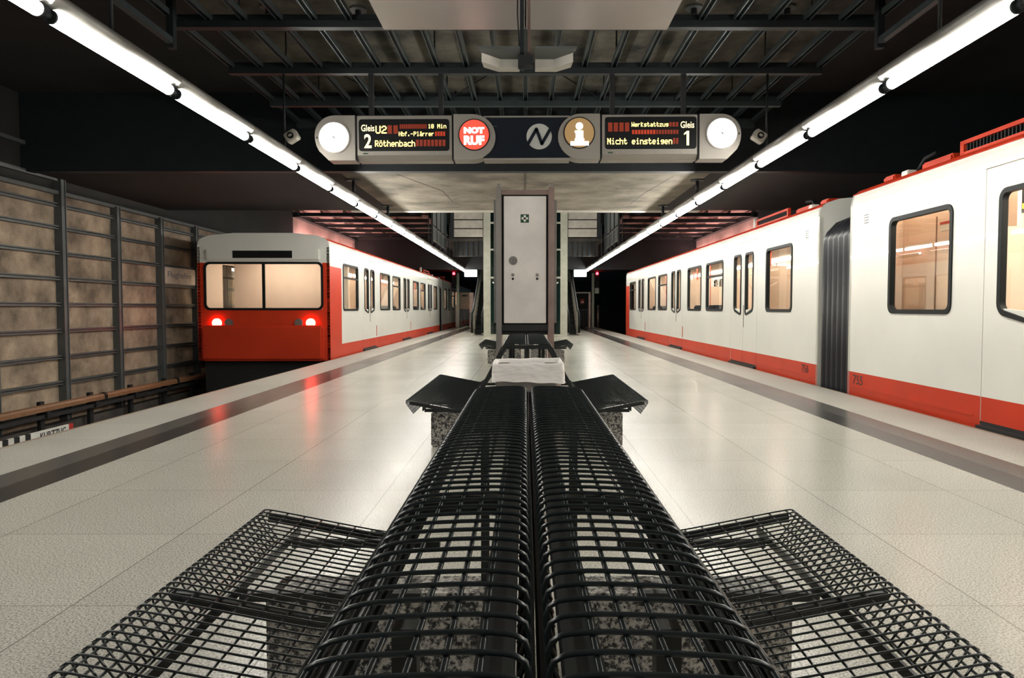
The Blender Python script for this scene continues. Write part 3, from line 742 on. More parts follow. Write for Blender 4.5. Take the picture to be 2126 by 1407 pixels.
def make_bench():
    r = empty('wire_bench', (0, 0, 0))
    backP = BACKP; seatP = SEATP
    n = 61
    mb, ms = MB(), MB()
    for i in range(n):
        y = .012 + (BL - .024) * i / (n - 1)
        mb.tube([(u, y, z) for u, z in backP], .0027, 6, cap=False)
        ms.tube([(u, y, z) for u, z in seatP], .0027, 6, cap=True)
    top = [.046, .074, .102, .130]
    lens = [along(backP, d) for d in (.004,)] + [(t, .849) for t in top] + [(.158, .846), (.184, .838)]
    d0 = .25
    while d0 < plen(backP): lens.append(along(backP, d0)); d0 += .052
    for u, z in lens: mb.tube([(u, 0.004, z - .005), (u, BL - .004, z - .005)], .003, 6)
    d0 = .03
    while d0 < plen(seatP) - .12: u, z = along(seatP, d0); ms.tube([(u, .004, z - .005), (u, BL - .004, z - .005)], .003, 6); d0 += .06
    for d0 in (.475, .50, .525, .55, .575, .60, plen(seatP) - .004):
        if d0 < plen(seatP): u, z = along(seatP, d0); ms.tube([(u, .004, z - .004), (u, BL - .004, z - .004)], .003, 6)
    mb.build('backrest', M['bench'], r); ms.build('seat', M['bench'], r)
    # frame: ribs under the mesh at the ends and in between, long tubes
    f = MB()
    inner = [(.03, .822), (.10, .826), (.165, .821), (.19, .78), (.28, .61), (.38, .45), (.43, .365), (.48, .328), (.56, .328), (.75, .364), (.87, .388), (.905, .392)]
    for y in (.02, .71, 1.43, BL - .02):
        f.tube([(u, y, z) for u, z in inner], 0, flat=(.008, .014))
    f.box(.020, .052, .01, BL - .01, .808, .836)
    f.tube([(.178, .01, .79), (.178, BL - .01, .79)], .012, 8)
    f.tube([(.43, .01, .36), (.43, BL - .01, .36)], .012, 8)
    f.box(.798, .806, .01, BL - .01, .330, .358)
    for y in (.09, .54, 1.60, BL - .09): f.box(.30, .80, y - .012, y + .012, .312, .336)
    f.box(.002, .012, .05, BL - .05, .70, .80)
    f.build('frame', M['bench_dark'], r)
    for y in (.035, BL - .035):
        MB().box(.001, .02, y - .02, y + .02, .0, .835).build('centre_leg', M['bench_dark'], r)
    for y in (.35, 1.79):
        MB().cbox(.11, .775, y - .08, y + .08, 0, .283, .012).build('stone_foot', M['granite'], r)
        for u0, u1, zt in ((.46, .485, .33), (.12, .145, .80)):
            MB().box(u0, u1, y - .012, y + .012, .28, zt).build('bracket', M['bench_dark'], r)
    return r
b0 = make_bench(); first = True
X0 = .011
for y0, lb in ((.37, 'nearest the viewpoint'), (5.53, 'between white bin bag and cabinet'), (14.28, 'behind the steel cabinet')):
    for sx, sd in ((1, 'right'), (-1, 'left')):
        o = b0 if first else copy_tree(b0)
        first = False
        if sx > 0: o.location = (X0, y0, 0)
        else: o.location = (X0, y0 + BL, 0); o.rotation_euler = (0, 0, PI)
        tag(o, 'black wire bench, %s half of the back-to-back pair %s' % (sd, lb), 'bench', 'back-to-back wire benches down the platform')

# ---------------------------------------------------------------- bin with white bag
bn = empty('litter_bin', (.014, 3.78, 0), 'square stainless litter bin on a post between two pairs of wire benches', 'bin')
cx, cy = .014, 3.78
MB().ring(rrect(cx - .165, cx + .165, cy - .18, cy + .18, .03), rrect(cx - .157, cx + .157, cy - .172, cy + .172, .025), 'z', .40, .825).prism(rrect(cx - .16, cx + .16, cy - .175, cy + .175, .025), 'z', .40, .41).build('bin_body', M['steel'], bn)
MB().box(cx - .025, cx + .025, cy - .03, cy + .03, 0, .41).box(cx - .09, cx + .09, cy - .09, cy + .09, 0, .015).build('post', M['rosy_lit_metal'], bn)
def bag():
    m = MB(); loop = rrect(-.176, .176, -.187, .187, .018, 4); loop2 = []
    for i in range(len(loop)):
        a, b = loop[i], loop[(i + 1) % len(loop)]
        L_ = math.hypot(b[0] - a[0], b[1] - a[1]); k = max(1, int(L_ / .012))
        loop2 += [(a[0] + (b[0] - a[0]) * j / k, a[1] + (b[1] - a[1]) * j / k) for j in range(k)]
    n = len(loop2); rows = []
    prof = [(-.03, .70), (-.020, .80), (-.016, .836), (-.008, .845), (.003, .846), (.006, .836), (.006, .812), (.007, .79), (.007, .768), (.010, .750)]
    for j, (off, z) in enumerate(prof):
        row = []
        for i, (x, y) in enumerate(loop2):
            d = math.hypot(x, y); s = i / n * 2 * PI
            w = .0014 * math.sin(s * 17 + j * .9) + .0010 * math.sin(s * 41 + j * 2.1) + .0016 * math.sin(s * 7 - j)
            ww = w * (1.0 if j > 4 else .35)
            zz = z + (.002 * math.sin(s * 3 + .5) + .0016 * math.sin(s * 11) if j in (3, 4, 5) else 0) + (.005 * math.sin(s * 2 + 1) + .002 * math.sin(s * 13) if j > 7 else 0)
            k = (d + off + ww) / d
            row.append((cx + x * k, cy + y * k, zz))
        rows.append(row)
    vs = [v for r_ in rows for v in r_]; fs = [(j * n + i, j * n + (i + 1) % n, (j + 1) * n + (i + 1) % n, (j + 1) * n + i) for j in range(len(rows) - 1) for i in range(n)]
    m.add(vs, fs, 0, True)
    return tag(m.build('bin_bag', M['bag']), 'crumpled white plastic bag folded over the rim of the litter bin', 'bag')
bag()

# ---------------------------------------------------------------- steel cabinet
cb = empty('service_cabinet', (0, 8.7, 0), 'tall stainless service cabinet with a green first aid sign, standing between two steel posts', 'cabinet')
k2 = 1 / 175.5; CY = 8.50
def cX(px): return (px - 1091) * k2
def cZ(py): return 1.152 + (640 - py) * k2
MB().box(cX(1042), cX(1139), CY + .03, CY + .42, cZ(700), cZ(404)).build('body', M['matte_black'], cb)
MB().box(cX(1042), cX(1139), CY - .005, CY + .05, cZ(413), cZ(403)).build('top_rail', M['rosy_lit_metal'], cb)
MB().box(cX(1042), cX(1139), CY - .01, CY + .03, cZ(692), cZ(679)).build('plinth', M['matte_black'], cb)
for a, b, mm in ((1030.5, 1042, 'steel'), (1137.5, 1150, 'rosy_lit_metal')):
    MB().cbox(cX(a), cX(b), CY - .03, CY + .45, 0, cZ(398), .006).build('post', M[mm], cb)
    MB().cbox(cX(a + 2.5), cX(b - 2), CY - .02, CY + .1, cZ(398), cZ(391), .004).build('post_cap', M['steel'], cb)
for a, b in ((1025, 1030.5), (1150, 1156)):
    MB().box(cX(a), cX(b), CY + .1, CY + .40, cZ(676), cZ(421)).build('side_fin', M['alu'], cb)
cd = MB().cbox(cX(1046.5), cX(1133.5), CY - .008, CY + .03, cZ(676), cZ(416), .004).build('door', M['door_steel'], cb)
MB().box(cX(1081), cX(1098), CY - .012, CY - .006, cZ(470), cZ(453)).build('first_aid_sign', M['green'], cd)
MB().box(cX(1087.3), cX(1091.7), CY - .015, CY - .011, cZ(468), cZ(455)).box(cX(1083), cX(1096), CY - .015, CY - .011, cZ(463.7), cZ(459.3)).build('white_cross', M['white_print'], cd)
MB().disc(cX(1065.5), cZ(547.5), 9 * k2, CY - .014, CY - .007, 28).build('round_latch', M['alu'], cd)
MB().box(cX(1063), cX(1064.4), CY - .024, CY - .013, cZ(552), cZ(543)).box(cX(1066.6), cX(1068), CY - .024, CY - .013, cZ(552), cZ(543)).build('latch_grip', M['steel'], cd)
for x in (1065, 1115):
    MB().disc(cX(x), cZ(577), 3.3 * k2, CY - .018, CY - .007, 16).build('lock', M['steel'], cd)
    MB().disc(cX(x), cZ(584.8), 2.6 * k2, CY - .012, CY - .007, 14).build('keyhole', M['matte_black'], cd)

# ---------------------------------------------------------------- lift behind the cabinet
lf = empty('glass_lift', (0, 30, 0), 'tall glass lift shaft with grey green steel columns behind the service cabinet', 'lift')
LY = 28.6
for sx in (-1, 1):
    for y in (LY, LY + 2.6):
        MB().box(min(sx * 1.38, sx * 1.66), max(sx * 1.38, sx * 1.66), y, y + .18, 0, 6.45).build('column', M['lift_steel'], lf)
    MB().box(min(sx * .90, sx * .98), max(sx * .90, sx * .98), LY, LY + .12, 0, 6.45).build('mullion', M['lift_steel'], lf)
    MB().box(min(sx * .98, sx * 1.38), max(sx * .98, sx * 1.38), LY + .05, LY + .07, .1, 6.4).build('glass_panel', M['lift_glass'], lf)
    MB().box(sx * 1.52 - .01, sx * 1.52 + .01, LY + .2, LY + 2.6, .1, 6.4).build('glass_panel', M['lift_glass'], lf)
    MB().tube([(sx * 1.30, LY + .03, 2.15), (sx * 1.02, LY + .03, 2.0)], .03).build('brace', M['white_print'], lf)
MB().box(-.9, .9, LY + .05, LY + .07, 2.4, 6.4).build('glass_panel', M['lift_glass'], lf)
MB().box(-1.66, 1.66, LY - .12, LY + 2.8, 0, .10).build('sill', M['lift_steel'], lf)
for z in (2.3, 3.4, 4.45): MB().box(-1.38, 1.38, LY, LY + .08, z, z + .07).build('crossbar', M['lift_steel'], lf)
MB().box(-.85, .85, LY + 2.4, LY + 2.5, 0.1, 6.3).build('rear_wall', M['grid_dark'], lf)
# upper deck beside the lift
for sx, sd in ((-1, 'left'), (1, 'right')):
    u = empty('deck_parapet', (sx * 2.2, 29, 3.9), 'pale three-board parapet of the upper deck, %s of the lift' % sd, 'parapet')
    for z0, z1 in ((3.96, 4.27), (4.31, 4.62), (4.66, 5.0)):
        MB().box(min(sx * 1.70, sx * 2.84), max(sx * 1.70, sx * 2.84), 28.9, 28.95, z0, z1).build('board', M['pale_panel'], u)
    MB().box(min(sx * 2.86, sx * 2.98), max(sx * 2.86, sx * 2.98), 28.8, 28.95, 3.9, 6.4).build('post', M['grid_dark'], u)
    MB().box(min(sx * 1.68, sx * 3.4), max(sx * 1.68, sx * 3.08), 28.95, 33.9, 3.78, 3.92).build('deck', M['bed'], u)
    for k in range(6):
        x = sx * (1.75 + .2 * k)
        MB().box(x - .05, x + .05, 28.9, 29.0, 3.2, 3.78).build('joist', M['grid_dark'], u)
    MB().box(min(sx * 1.68, sx * 2.9), max(sx * 1.68, sx * 2.9), 29.0, 29.1, 3.2, 3.78).build('girder', M['bed'], u)
    q = empty('stair_balustrade', (sx * 3.15, 26, 3.5), 'metal balustrade panels with glazed screen high on the %s side of the hall' % sd, 'balustrade')
    for a in (24.6, 26.6):
        MB().box(sx * 3.15 - .02, sx * 3.15 + .02, a, a + 1.9, 3.42, 3.47).box(sx * 3.15 - .02, sx * 3.15 + .02, a, a + 1.9, 3.86, 3.91).build('rail', M['alu'], q)
        MB().box(sx * 3.15 - .008, sx * 3.15 + .008, a, a + 1.9, 3.47, 3.86).build('infill_panel', M['mullion'], q)
    for a in (24.5, 25.7, 26.9, 28.1, 28.75):
        MB().box(sx * 3.15 - .03, sx * 3.15 + .03, a, a + .07, 3.3, 6.2).build('upright', M['grid'], q)
    for a in (24.6, 25.8, 27.0):
        MB().box(sx * 3.17 - .01, sx * 3.17 + .01, a, a + 1.1, 4.0, 5.2).build('screen', M['mullion'], q)
    for k in range(3):
        MB().tube([(sx * 3.9, 24.5, 3.4 + .45 * k), (sx * 3.3, 28.6, 4.0 + .4 * k)], .035).build('handrail', M['grid_dark'], q)
    # escalator
    e = empty('escalator', (sx * 2.3, 30, 0), 'escalator with pale slanting balustrades rising away %s of the lift' % sd, 'escalator')
    for x in (1.80, 2.24):
        P_ = [(30.2, 0.05), (31.2, .05), (37.6, 2.75), (37.6, 3.6), (36.6, 3.3), (31.0, 1.0), (30.2, .85)]
        MB().prism(P_, 'x', sx * x - .03, sx * x + .03).build('balustrade', M['pale_panel'], e)
        MB().tube([(sx * x, 30.2, .1), (sx * x, 30.1, .5), (sx * x, 30.2, .9), (sx * x, 31.0, 1.05), (sx * x, 36.6, 3.35)], .05).build('handrail', M['black'], e)
    m = MB()
    for k in range(12): m.box(min(sx * 1.84, sx * 2.2), max(sx * 1.84, sx * 2.2), 31.4 + .4 * k, 31.8 + .4 * k, .0, .2 * (k + 1))
    m.build('steps', M['grid_dark'], e)
    # added unseen lamps: rosy ones tint the hall, white ones brighten the deck
    for q, y in enumerate((26.2, 28.6, 31.0, 33.0)):
        w = empty('added_hall_lamp', (sx * 7.8, y, 3.4), 'added unseen rosy uplight on the %s hall wall, %s from the bridge' % (sd, ORD[q]), 'lamp', 'added rosy uplights along the hall walls')
        MB().tube([(sx * 7.78, y - .8, 3.42), (sx * 7.78, y + .8, 3.42)], .04, 10).build('diffuser', M['added_pink_lamp'], w)
        MB().box(sx * 7.78 - .08, sx * 7.78 + .08, y - .85, y + .85, 3.30, 3.36).box(sx * 7.78 - .09 if sx > 0 else sx * 7.78 + .07, sx * 7.78 - .07 if sx > 0 else sx * 7.78 + .09, y - .85, y + .85, 3.30, 3.44).build('trough', M['alu'], w)
        MB().box(min(sx * 7.85, sx * 8.0), max(sx * 7.85, sx * 8.0), y - .03, y + .03, 3.28, 3.34).build('wall_bracket', M['grid_dark'], w)
    w = empty('added_hall_lamp', (sx * 2.2, 26.2, 5.6), 'added unseen white tube lamp high in the lift hall, %s of the lift' % sd, 'lamp')
    MB().tube([(sx * 2.2, 25.5, 5.6), (sx * 2.2, 27.3, 5.6)], .05, 10).build('diffuser', M['added_hall_lamp'], w)
    MB().box(sx * 2.2 - .09, sx * 2.2 + .09, 25.4, 27.4, 5.68, 5.74).build('tray', M['alu'], w)
    MB().tube([(sx * 2.2, 26.4, 5.74), (sx * 2.2, 26.4, 6.5)], .012).build('hanger', M['grid_dark'], w)
    # lit exit signs at the end of the lamp rows
    x = sx * 2.95
    q = empty('exit_sign', (x, 39, 2.9), 'small lit green-white exit sign at the far end of the %s lamp row' % sd, 'sign')
    MB().cbox(x - .34, x + .34, 39.0, 39.1, 2.82, 3.20, .02).build('lit_panel', M['exit'], q)
    MB().tube([(x - .25, 39.05, 3.2), (x - .25, 39.05, 3.26)], .015).tube([(x + .25, 39.05, 3.2), (x + .25, 39.05, 3.26)], .015).build('hanger', M['grid_dark'], q)
    # signal mast
    x = sx * 3.92
    q = empty('signal_mast', (x, 42, 0), 'slim pale mast with a red signal lamp at the far %s platform edge' % sd, 'signal')
    MB().box(x - .07, x + .07, 42, 42.14, 0, 3.18).build('mast', M['lift_steel'], q)
    xo = x + (.22 if sx > 0 else -.22)
    MB().box(xo - .13, xo + .13, 41.86, 42.0, 2.30, 3.24).build('signal_head', M['matte_black'], q)
    MB().disc(xo, 3.13, .075, 41.82, 41.86, 18).build('red_lens', M['signal_red'], q)
    if sx > 0: MB().cbox(xo - .12, xo + .12, 41.9, 41.95, 1.98, 2.30, .02).build('number_plate', M['white_print'], q)
# gates at the platform end
g1 = empty('platform_gate', (3.1, 42.6, 0), 'dark doorway gate in a steel frame with a red no entry sign, right platform end', 'gate')
MB().box(2.78, 2.98, 42.4, 42.6, 0, 2.05).build('frame_post', M['rosy_lit_metal'], g1)
MB().box(3.70, 3.82, 42.4, 42.6, 0, 2.05).build('frame_post', M['rosy_lit_metal'], g1)
MB().box(2.78, 3.82, 42.4, 42.6, 2.0, 2.08).build('frame_head', M['white_print'], g1)
MB().box(2.98, 3.70, 42.5, 42.55, .05, 1.98).build('leaf', M['matte_black'], g1)
m = MB()
for k in range(6): m.box(3.02 + .12 * k, 3.04 + .12 * k, 42.44, 42.5, .1, 1.05)
m.box(2.98, 3.70, 42.44, 42.5, 1.02, 1.06).build('railing', M['mullion'], g1)
ns = MB().box(3.22, 3.45, 42.45, 42.5, 1.38, 1.66).build('no_entry_sign', M['red_sign'], g1)
MB().box(3.26, 3.41, 42.43, 42.45, 1.45, 1.53).build('white_bar', M['white_print'], ns)
for i, x in enumerate((2.62, 4.22)):
    b_ = empty('bollard', (x, 42, 0), 'slim steel post toned with red reflection %s the gate at the far right' % ('left of' if i == 0 else 'right of'), 'post')
    MB().tube([(x, 42, 0), (x, 42, 1.25)], .07, 12).build('post', M['rosy_lit_metal'], b_)
    MB().tube([(x, 42, 1.25), (x, 42, 1.29)], .075, 12).build('cap', M['steel'], b_)
g2 = empty('platform_gate', (-3.5, 42.6, 0), 'brown panel gate with lower railing and steel posts, left platform end', 'gate')
MB().box(-4.1, -3.9, 42.4, 42.6, 0, 1.15).build('frame_post', M['rosy_lit_metal'], g2)
MB().box(-3.28, -3.05, 42.4, 42.6, 0, 2.05).build('frame_post', M['rosy_lit_metal'], g2)
MB().box(-3.85, -3.28, 42.5, 42.54, 1.15, 2.05).build('panel', M['brown_panel'], g2)
MB().box(-3.74, -3.42, 42.47, 42.5, 1.82, 1.92).build('name_strip', M['dark_print'], g2)
m = MB()
for k in range(7): m.box(-3.86 + .09 * k, -3.84 + .09 * k, 42.5, 42.54, .05, 1.12)
m.box(-3.9, -3.28, 42.5, 42.54, 1.08, 1.15).build('railing', M['brown_panel'], g2)

# ---------------------------------------------------------------- metro cars
# car local frame: side facing the platform is the plane x=0, car body towards +x; y=0 at the gangway end, cab at y=20.3
CL, CW = 20.3, 2.9
WINS = [(1.05, 2.32, False), (5.12, 6.6, True), (7.08, 8.56, False), (11.36, 12.8, True), (13.26, 14.8, False), (17.6, 19.15, True)]
DOORS = [(2.82, 4.52), (9.2, 10.9), (15.4, 17.1)]
SILL, HEAD, OZ = 1.06, 2.18, 2.42
def side_panel(x, tin):
    """outer wall with real openings; x outer plane, tin signed thickness"""
    yb = sorted({0, CL} | {v for a, b, _ in WINS for v in (a + .03, b - .03)} | {v for d in DOORS for v in d})
    zb = [-.03, .29, SILL + .03, HEAD - .03, OZ, 2.46]
    m = MB()
    for i in range(len(yb) - 1):
        ya, yc = yb[i], yb[i + 1]; ym = (ya + yc) / 2
        for j in range(len(zb) - 1):
            za, zc_ = zb[j], zb[j + 1]; zm = (za + zc_) / 2
            if any(a < ym < b for a, b, _ in WINS) and SILL < zm < HEAD: continue
            if any(a < ym < b for a, b in DOORS) and zm < OZ: continue
            o = len(m.v); xi = x + tin
            vs = [(x, ya, za), (x, yc, za), (x, yc, zc_), (x, ya, zc_), (xi, ya, za), (xi, yc, za), (xi, yc, zc_), (xi, ya, zc_)]
            m.v += vs
            ms = 1 if zm < .29 else 0
            for f, mm in (((0, 1, 2, 3), ms), ((7, 6, 5, 4), 2), ((0, 4, 5, 1), 0), ((1, 5, 6, 2), 0), ((2, 6, 7, 3), 0), ((3, 7, 4, 0), 0)):
                m.f.append(tuple(o + q for q in f)); m.mi.append(mm); m.sm.append(False)
    return m
def door_loop(a, b, z0, z1, r, d, low_side, n=5):
    """rounded window loop whose lower corner on the closing edge side is drawn down: a pointed bottom like the photo"""
    pts = []
    for cx_, cy_, t0 in ((b - r, z1 - r, 0), (a + r, z1 - r, PI / 2), (a + r, z0 + r, PI), (b - r, z0 + r, 1.5 * PI)):
        for k in range(n + 1):
            t = t0 + PI / 2 * k / n
            pts.append((cx_ + r * math.cos(t), cy_ + r * math.sin(t)))
    out = []
    for (y, z) in pts:
        if z < (z0 + z1) / 2:
            w = (b - y) / (b - a) if low_side > 0 else (y - a) / (b - a)
            z += d * w * 1.0
        out.append((y, z))
    return out
def make_car():
    r = empty('metro_car', (0, 0, 0))
    sp = side_panel(0, .06); so = side_panel(CW, -.06)
    sp.v += []; o = len(sp.v); sp.v += so.v; sp.f += [tuple(q + o for q in f) for f in so.f]; sp.mi += so.mi; sp.sm += so.sm
    # shoulders and roof
    prof = [(0, 2.46), (.012, 2.54), (.03, 2.60), (.045, 2.615), (.11, 2.665), (.28, 2.72), (.8, 2.77)]
    full = prof + [(CW - x, z) for x, z in reversed(prof)]
    n = len(full)
    for i in range(n - 1):
        (xa, za), (xb, zb_) = full[i], full[i + 1]
        o = len(sp.v); sp.v += [(xa, 0, za), (xb, 0, zb_), (xb, CL, zb_), (xa, CL, za)]
        white = i < 2 or i > n - 4
        sp.f.append((o, o + 1, o + 2, o + 3)); sp.mi.append(0 if white else 1); sp.sm.append(True)
    sp.build('body', [M['white'], M['orange'], M['peach']], r, fix=False)
    MB().tube([(.036, 0, 2.608), (.036, CL, 2.608)], .009, 6).tube([(CW - .036, 0, 2.608), (CW - .036, CL, 2.608)], .009, 6).build('gutter', M['orange'], r)
    MB().box(-.004, 0, .25, 2.6, 2.385, 2.392).box(-.004, 0, 4.7, 9.0, 2.385, 2.392).box(-.004, 0, 11, 15.2, 2.385, 2.392).build('crease', M['white'], r)
    MB().box(-.006, 0, .1, 2.72, .088, .104).box(-.006, 0, 4.62, 9.1, .088, .104).box(-.006, 0, 11.0, 15.3, .088, .104).build('skirt_bead', M['orange'], r)
    # gangway end wall and cab
    wall = MB()
    wall.box(0, .85, 0, .06, -.03, 2.46).box(CW - .85, CW, 0, .06, -.03, 2.46).box(.85, CW - .85, 0, .06, 2.1, 2.46)
    wall.prism(full, 'y', .0, .06)
    wall.build('end_wall', M['white'], r)
    cab = MB()
    fz = [-.03, .85, 1.15, 2.05, 2.46]
    cab.box(0, CW, CL - .06, CL, -.03, 1.10, 1)
    cab.box(0, .16, CL - .06, CL, 1.10, 2.12, 1).box(CW - .16, CW, CL - .06, CL, 1.10, 2.12, 1)
    cab.box(0, CW, CL - .06, CL, 2.12, 2.46, 0)
    cab.prism(full, 'y', CL - .06, CL, 0)
    cab.cbox(.12, CW - .12, CL, CL + .16, -.03, .75, .05, 1)
    cab.cbox(.2, CW - .2, CL, CL + .05, 2.18, 2.42, .02, 0)
    cab.build('cab_front', [M['white'], M['orange']], r)
    wf = MB().ring(rrect(.14, CW - .14, 1.08, 2.14, .12), rrect(.19, CW - .19, 1.13, 2.09, .09), 'y', CL - .01, CL + .015).build('windscreen_frame', M['black'], r)
    MB().box(.15, CW - .15, CL - .03, CL - .022, 1.09, 2.13).build('windscreen', M['glass'], wf)
    MB().box(CW / 2 - .03, CW / 2 + .03, CL - .02, CL + .01, 1.1, 2.12).build('centre_bar', M['black'], wf)
    MB().box(.8, CW - .8, CL + .05, CL + .056, 2.22, 2.38).build('destination_box', M['sign_black'], r)
    MB().box(-.004, .0, CL - 1.0, CL + .0, .29, 2.05).box(CW, CW + .004, CL - 1.0, CL, .29, 2.05).build('cab_corner_stripe', M['orange'], r)
    for x in (.42, CW - .42):
        lp = MB().disc(x, .80, .10, CL, CL + .05, 22).build('tail_lamp', M['tail_off'], r)
        lp['label'] = 'round tail lamp'
        MB().disc(x + (.26 if x < 1 else -.26), .80, .09, CL, CL + .045, 22).build('head_lamp', M['alu'], r)
    # windows
    for sxx, xo, tt in ((0, 0, 1), (1, CW, -1)):
        for a, b, tr in WINS:
            fr = MB().ring(rrect(a, b, SILL, HEAD, .10), rrect(a + .048, b - .048, SILL + .048, HEAD - .048, .065), 'x', xo - tt * .014, xo + tt * .05)
            if tr: fr.box(min(xo - tt * .008, xo + tt * .04), max(xo - tt * .008, xo + tt * .04), a + .04, b - .04, 1.83, 1.87)
            f = fr.build('window_frame', M['black'], r)
            MB().box(min(xo + tt * .02, xo + tt * .026), max(xo + tt * .02, xo + tt * .026), a + .03, b - .03, SILL + .03, HEAD - .03).build('window_pane', M['glass'], f)
        for a, b in DOORS:
            mid = (a + b) / 2
            for u0, u1, ls in ((a + .012, mid - .006, 1), (mid + .006, b - .012, -1)):
                w0, w1 = (u0 + .20, u1 - .12) if ls > 0 else (u0 + .12, u1 - .20)
                leaf = MB(); H0, H1 = SILL - .09, HEAD + .02
                yb2 = [u0, w0 + .03, w1 - .03, u1]; zb2 = [.06, .29, H0 + .12, H1 - .03, OZ - .01]
                for i in range(3):
                    for j in range(4):
                        if i == 1 and j == 2: continue
                        leaf.box(min(xo, xo + tt * .04), max(xo, xo + tt * .04), yb2[i], yb2[i + 1], zb2[j], zb2[j + 1], 1 if j == 0 else 0)
                leaf.prism([(yb2[1], H0 + .12), (yb2[2], H0 + .12), (yb2[1] if ls > 0 else yb2[2], H0 + .15)], 'x', xo, xo + tt * .04)
                dd = leaf.build('door', [M['white'], M['orange']], r)
                MB().ring(door_loop(w0, w1, H0, H1, .10, .10, ls), door_loop(w0 + .045, w1 - .045, H0 + .045, H1 - .045, .06, .10, ls), 'x', xo - tt * .014, xo + tt * .045).build('door_window_frame', M['black'], dd)
                MB().box(min(xo + tt * .02, xo + tt * .026), max(xo + tt * .02, xo + tt * .026), w0 + .03, w1 - .03, H0 + .08, H1 - .03).build('door_pane', M['glass'], dd)
            MB().box(min(xo + tt * .03, xo + tt * .05), max(xo + tt * .03, xo + tt * .05), mid - .006, mid + .006, .06, OZ).build('door_seal', M['black'], r)
            MB().box(min(xo - tt * .012, xo), max(xo - tt * .012, xo), mid - .055, mid - .035, .75, 1.18).build('door_handle', M['steel'], r)
            MB().box(min(xo - tt * .055, xo + tt * .2), max(xo - tt * .055, xo + tt * .2), a + .02, b - .02, -.01, .025).box(min(xo, xo + tt * .2), max(xo, xo + tt * .2), a, b, .025, .06).build('step', M['underframe'], r)
            MB().box(min(xo - tt * .01, xo), max(xo - tt * .01, xo), a - .08, a - .03, .33, .63).build('stop_valve_marker', M['red_pole'], r) if xo == 0 and a > 5 else None
    # body under the floor
    MB().box(.10, CW - .10, .15, CL - .1, -.72, -.03).build('underframe', M['underframe'], r)
    for y in (2.8, 4.9, CL - 5.2, CL - 3.1):
        for x in (.72, 2.16):
            m = MB(); m.prism([(y + .42 * math.cos(k * PI / 14), -.62 + .42 * math.sin(k * PI / 14)) for k in range(28)], 'x', x - .05, x + .05); m.build('wheel', M['underframe'], r)
    # inside: floor, ceiling, light strips, partitions, seats, grab poles
    MB().box(.06, CW - .06, .06, CL - .06, .04, .09).build('cabin_floor', M['train_floor'], r)
    MB().box(.06, CW - .06, .06, CL - .06, 2.40, 2.44).build('cabin_ceiling', M['peach'], r)
    for x in (.62, CW - .62):
        MB().box(x - .09, x + .09, .5, CL - 2.0, 2.33, 2.395).build('light_strip', M['inner_lamp'], r)
    MB().box(.06, 1.05, .25, .29, .09, 2.40).box(1.85, CW - .06, .25, .29, .09, 2.40).build('end_partition', M['peach'], r)
    MB().box(.55, .59, .29, 2.45, .09, 2.32).box(.545, .55, 1.45, 1.46, .09, 2.3).build('equipment_cupboard', M['peach'], r)
    MB().box(.54, .546, 1.05, 1.065, .3, 2.2).box(.54, .546, 1.95, 1.965, .3, 2.2).build('cupboard_seam', M['peach_line'], r)
    MB().box(.535, .549, 1.15, 1.60, 2.02, 2.12).build('notice', M['white_print'], r)
    MB().box(.53, .549, 1.15, 1.60, 2.09, 2.12).build('notice_header', M['red_sign'], r)
    MB().box(.06, CW - .06, CL - 1.9, CL - 1.86, .09, 2.40).build('cab_partition', M['peach'], r)
    for a, b in DOORS:
        for y in (a - .12, b + .12):
            for x in ((.06, .72), (CW - .72, CW - .06)):
                MB().box(x[0], x[1], y - .015, y + .015, .09, 1.9).build('draught_screen', M['peach'], r)
        for y in (a + .1, b - .1):
            for x in (.78, CW - .78):
                MB().tube([(x, y, .09), (x, y, 2.40)], .02, 8).build('grab_pole', M['red_pole'], r)
    for a in (5.35, 6.35, 7.35, 8.25, 11.6, 12.5, 13.5, 14.4):
        for x in ((.10, 1.0), (CW - 1.0, CW - .10)):
            MB().cbox(x[0], x[1], a - .05, a + .05, .50, 1.20, .03).cbox(x[0], x[1], a - .24, a + .24, .38, .52, .03).box(x[0] + .1, x[1] - .1, a - .1, a + .1, .09, .38).build('seat', M['seat_cloth'], r)
    MB().box(CW - .12, CW - .06, 3.0, 4.3, 2.12, 2.34).build('display_panel', M['sign_black'], r)
    MB().box(.6, CW - .6, CL - 1.2, CL - 1.0, 2.36, 2.395).build('added_cab_light', M['inner_lamp'], r)  # added lamp that gives the windscreen its peach glow
    # roof equipment
    MB().box(.25, .30, 2.0, 3.7, 2.70, 2.74).box(.25, .30, 2.0, 3.7, 2.82, 2.86).box(.25, .30, 1.98, 2.04, 2.70, 2.86).box(.25, .30, 3.66, 3.72, 2.70, 2.86).build('roof_grille_frame', M['orange'], r)
    m = MB()
    for k in range(30): m.box(.27, .28, 2.06 + k * .0535, 2.075 + k * .0535, 2.73, 2.83)
    m.build('roof_grille', M['matte_black'], r)
    MB().cbox(.25, .7, .35, .62, 2.70, 2.78, .02).build('roof_box', M['orange'], r)
    MB().cbox(.3, .8, 1.15, 1.75, 2.70, 2.80, .02).build('roof_box', M['orange'], r)
    MB().cbox(.22, .34, .85, 1.0, 2.69, 2.76, .01).build('roof_bracket', M['white_print'], r)
    MB().tube([(.35, 1.0, 2.74), (.35, 1.15, 2.86), (.35, 1.4, 2.88)], .03, 8).build('roof_cable', M['black'], r)
    MB().tube([(.35, 4.05, 2.72), (.35, 4.03, 2.93)], .05, 12).build('roof_vent_pipe', M['white_print'], r)
    # ventilation mark near the end
    MB().box(-.003, 0, .38, .55, 2.16, 2.34).build('vent_plate', M['white'], r)
    m = MB()
    for k in range(4):
        for q in range(3): m.box(-.006, -.002, .41 + .04 * q, .43 + .04 * q, 2.19 + .033 * k, 2.205 + .033 * k)
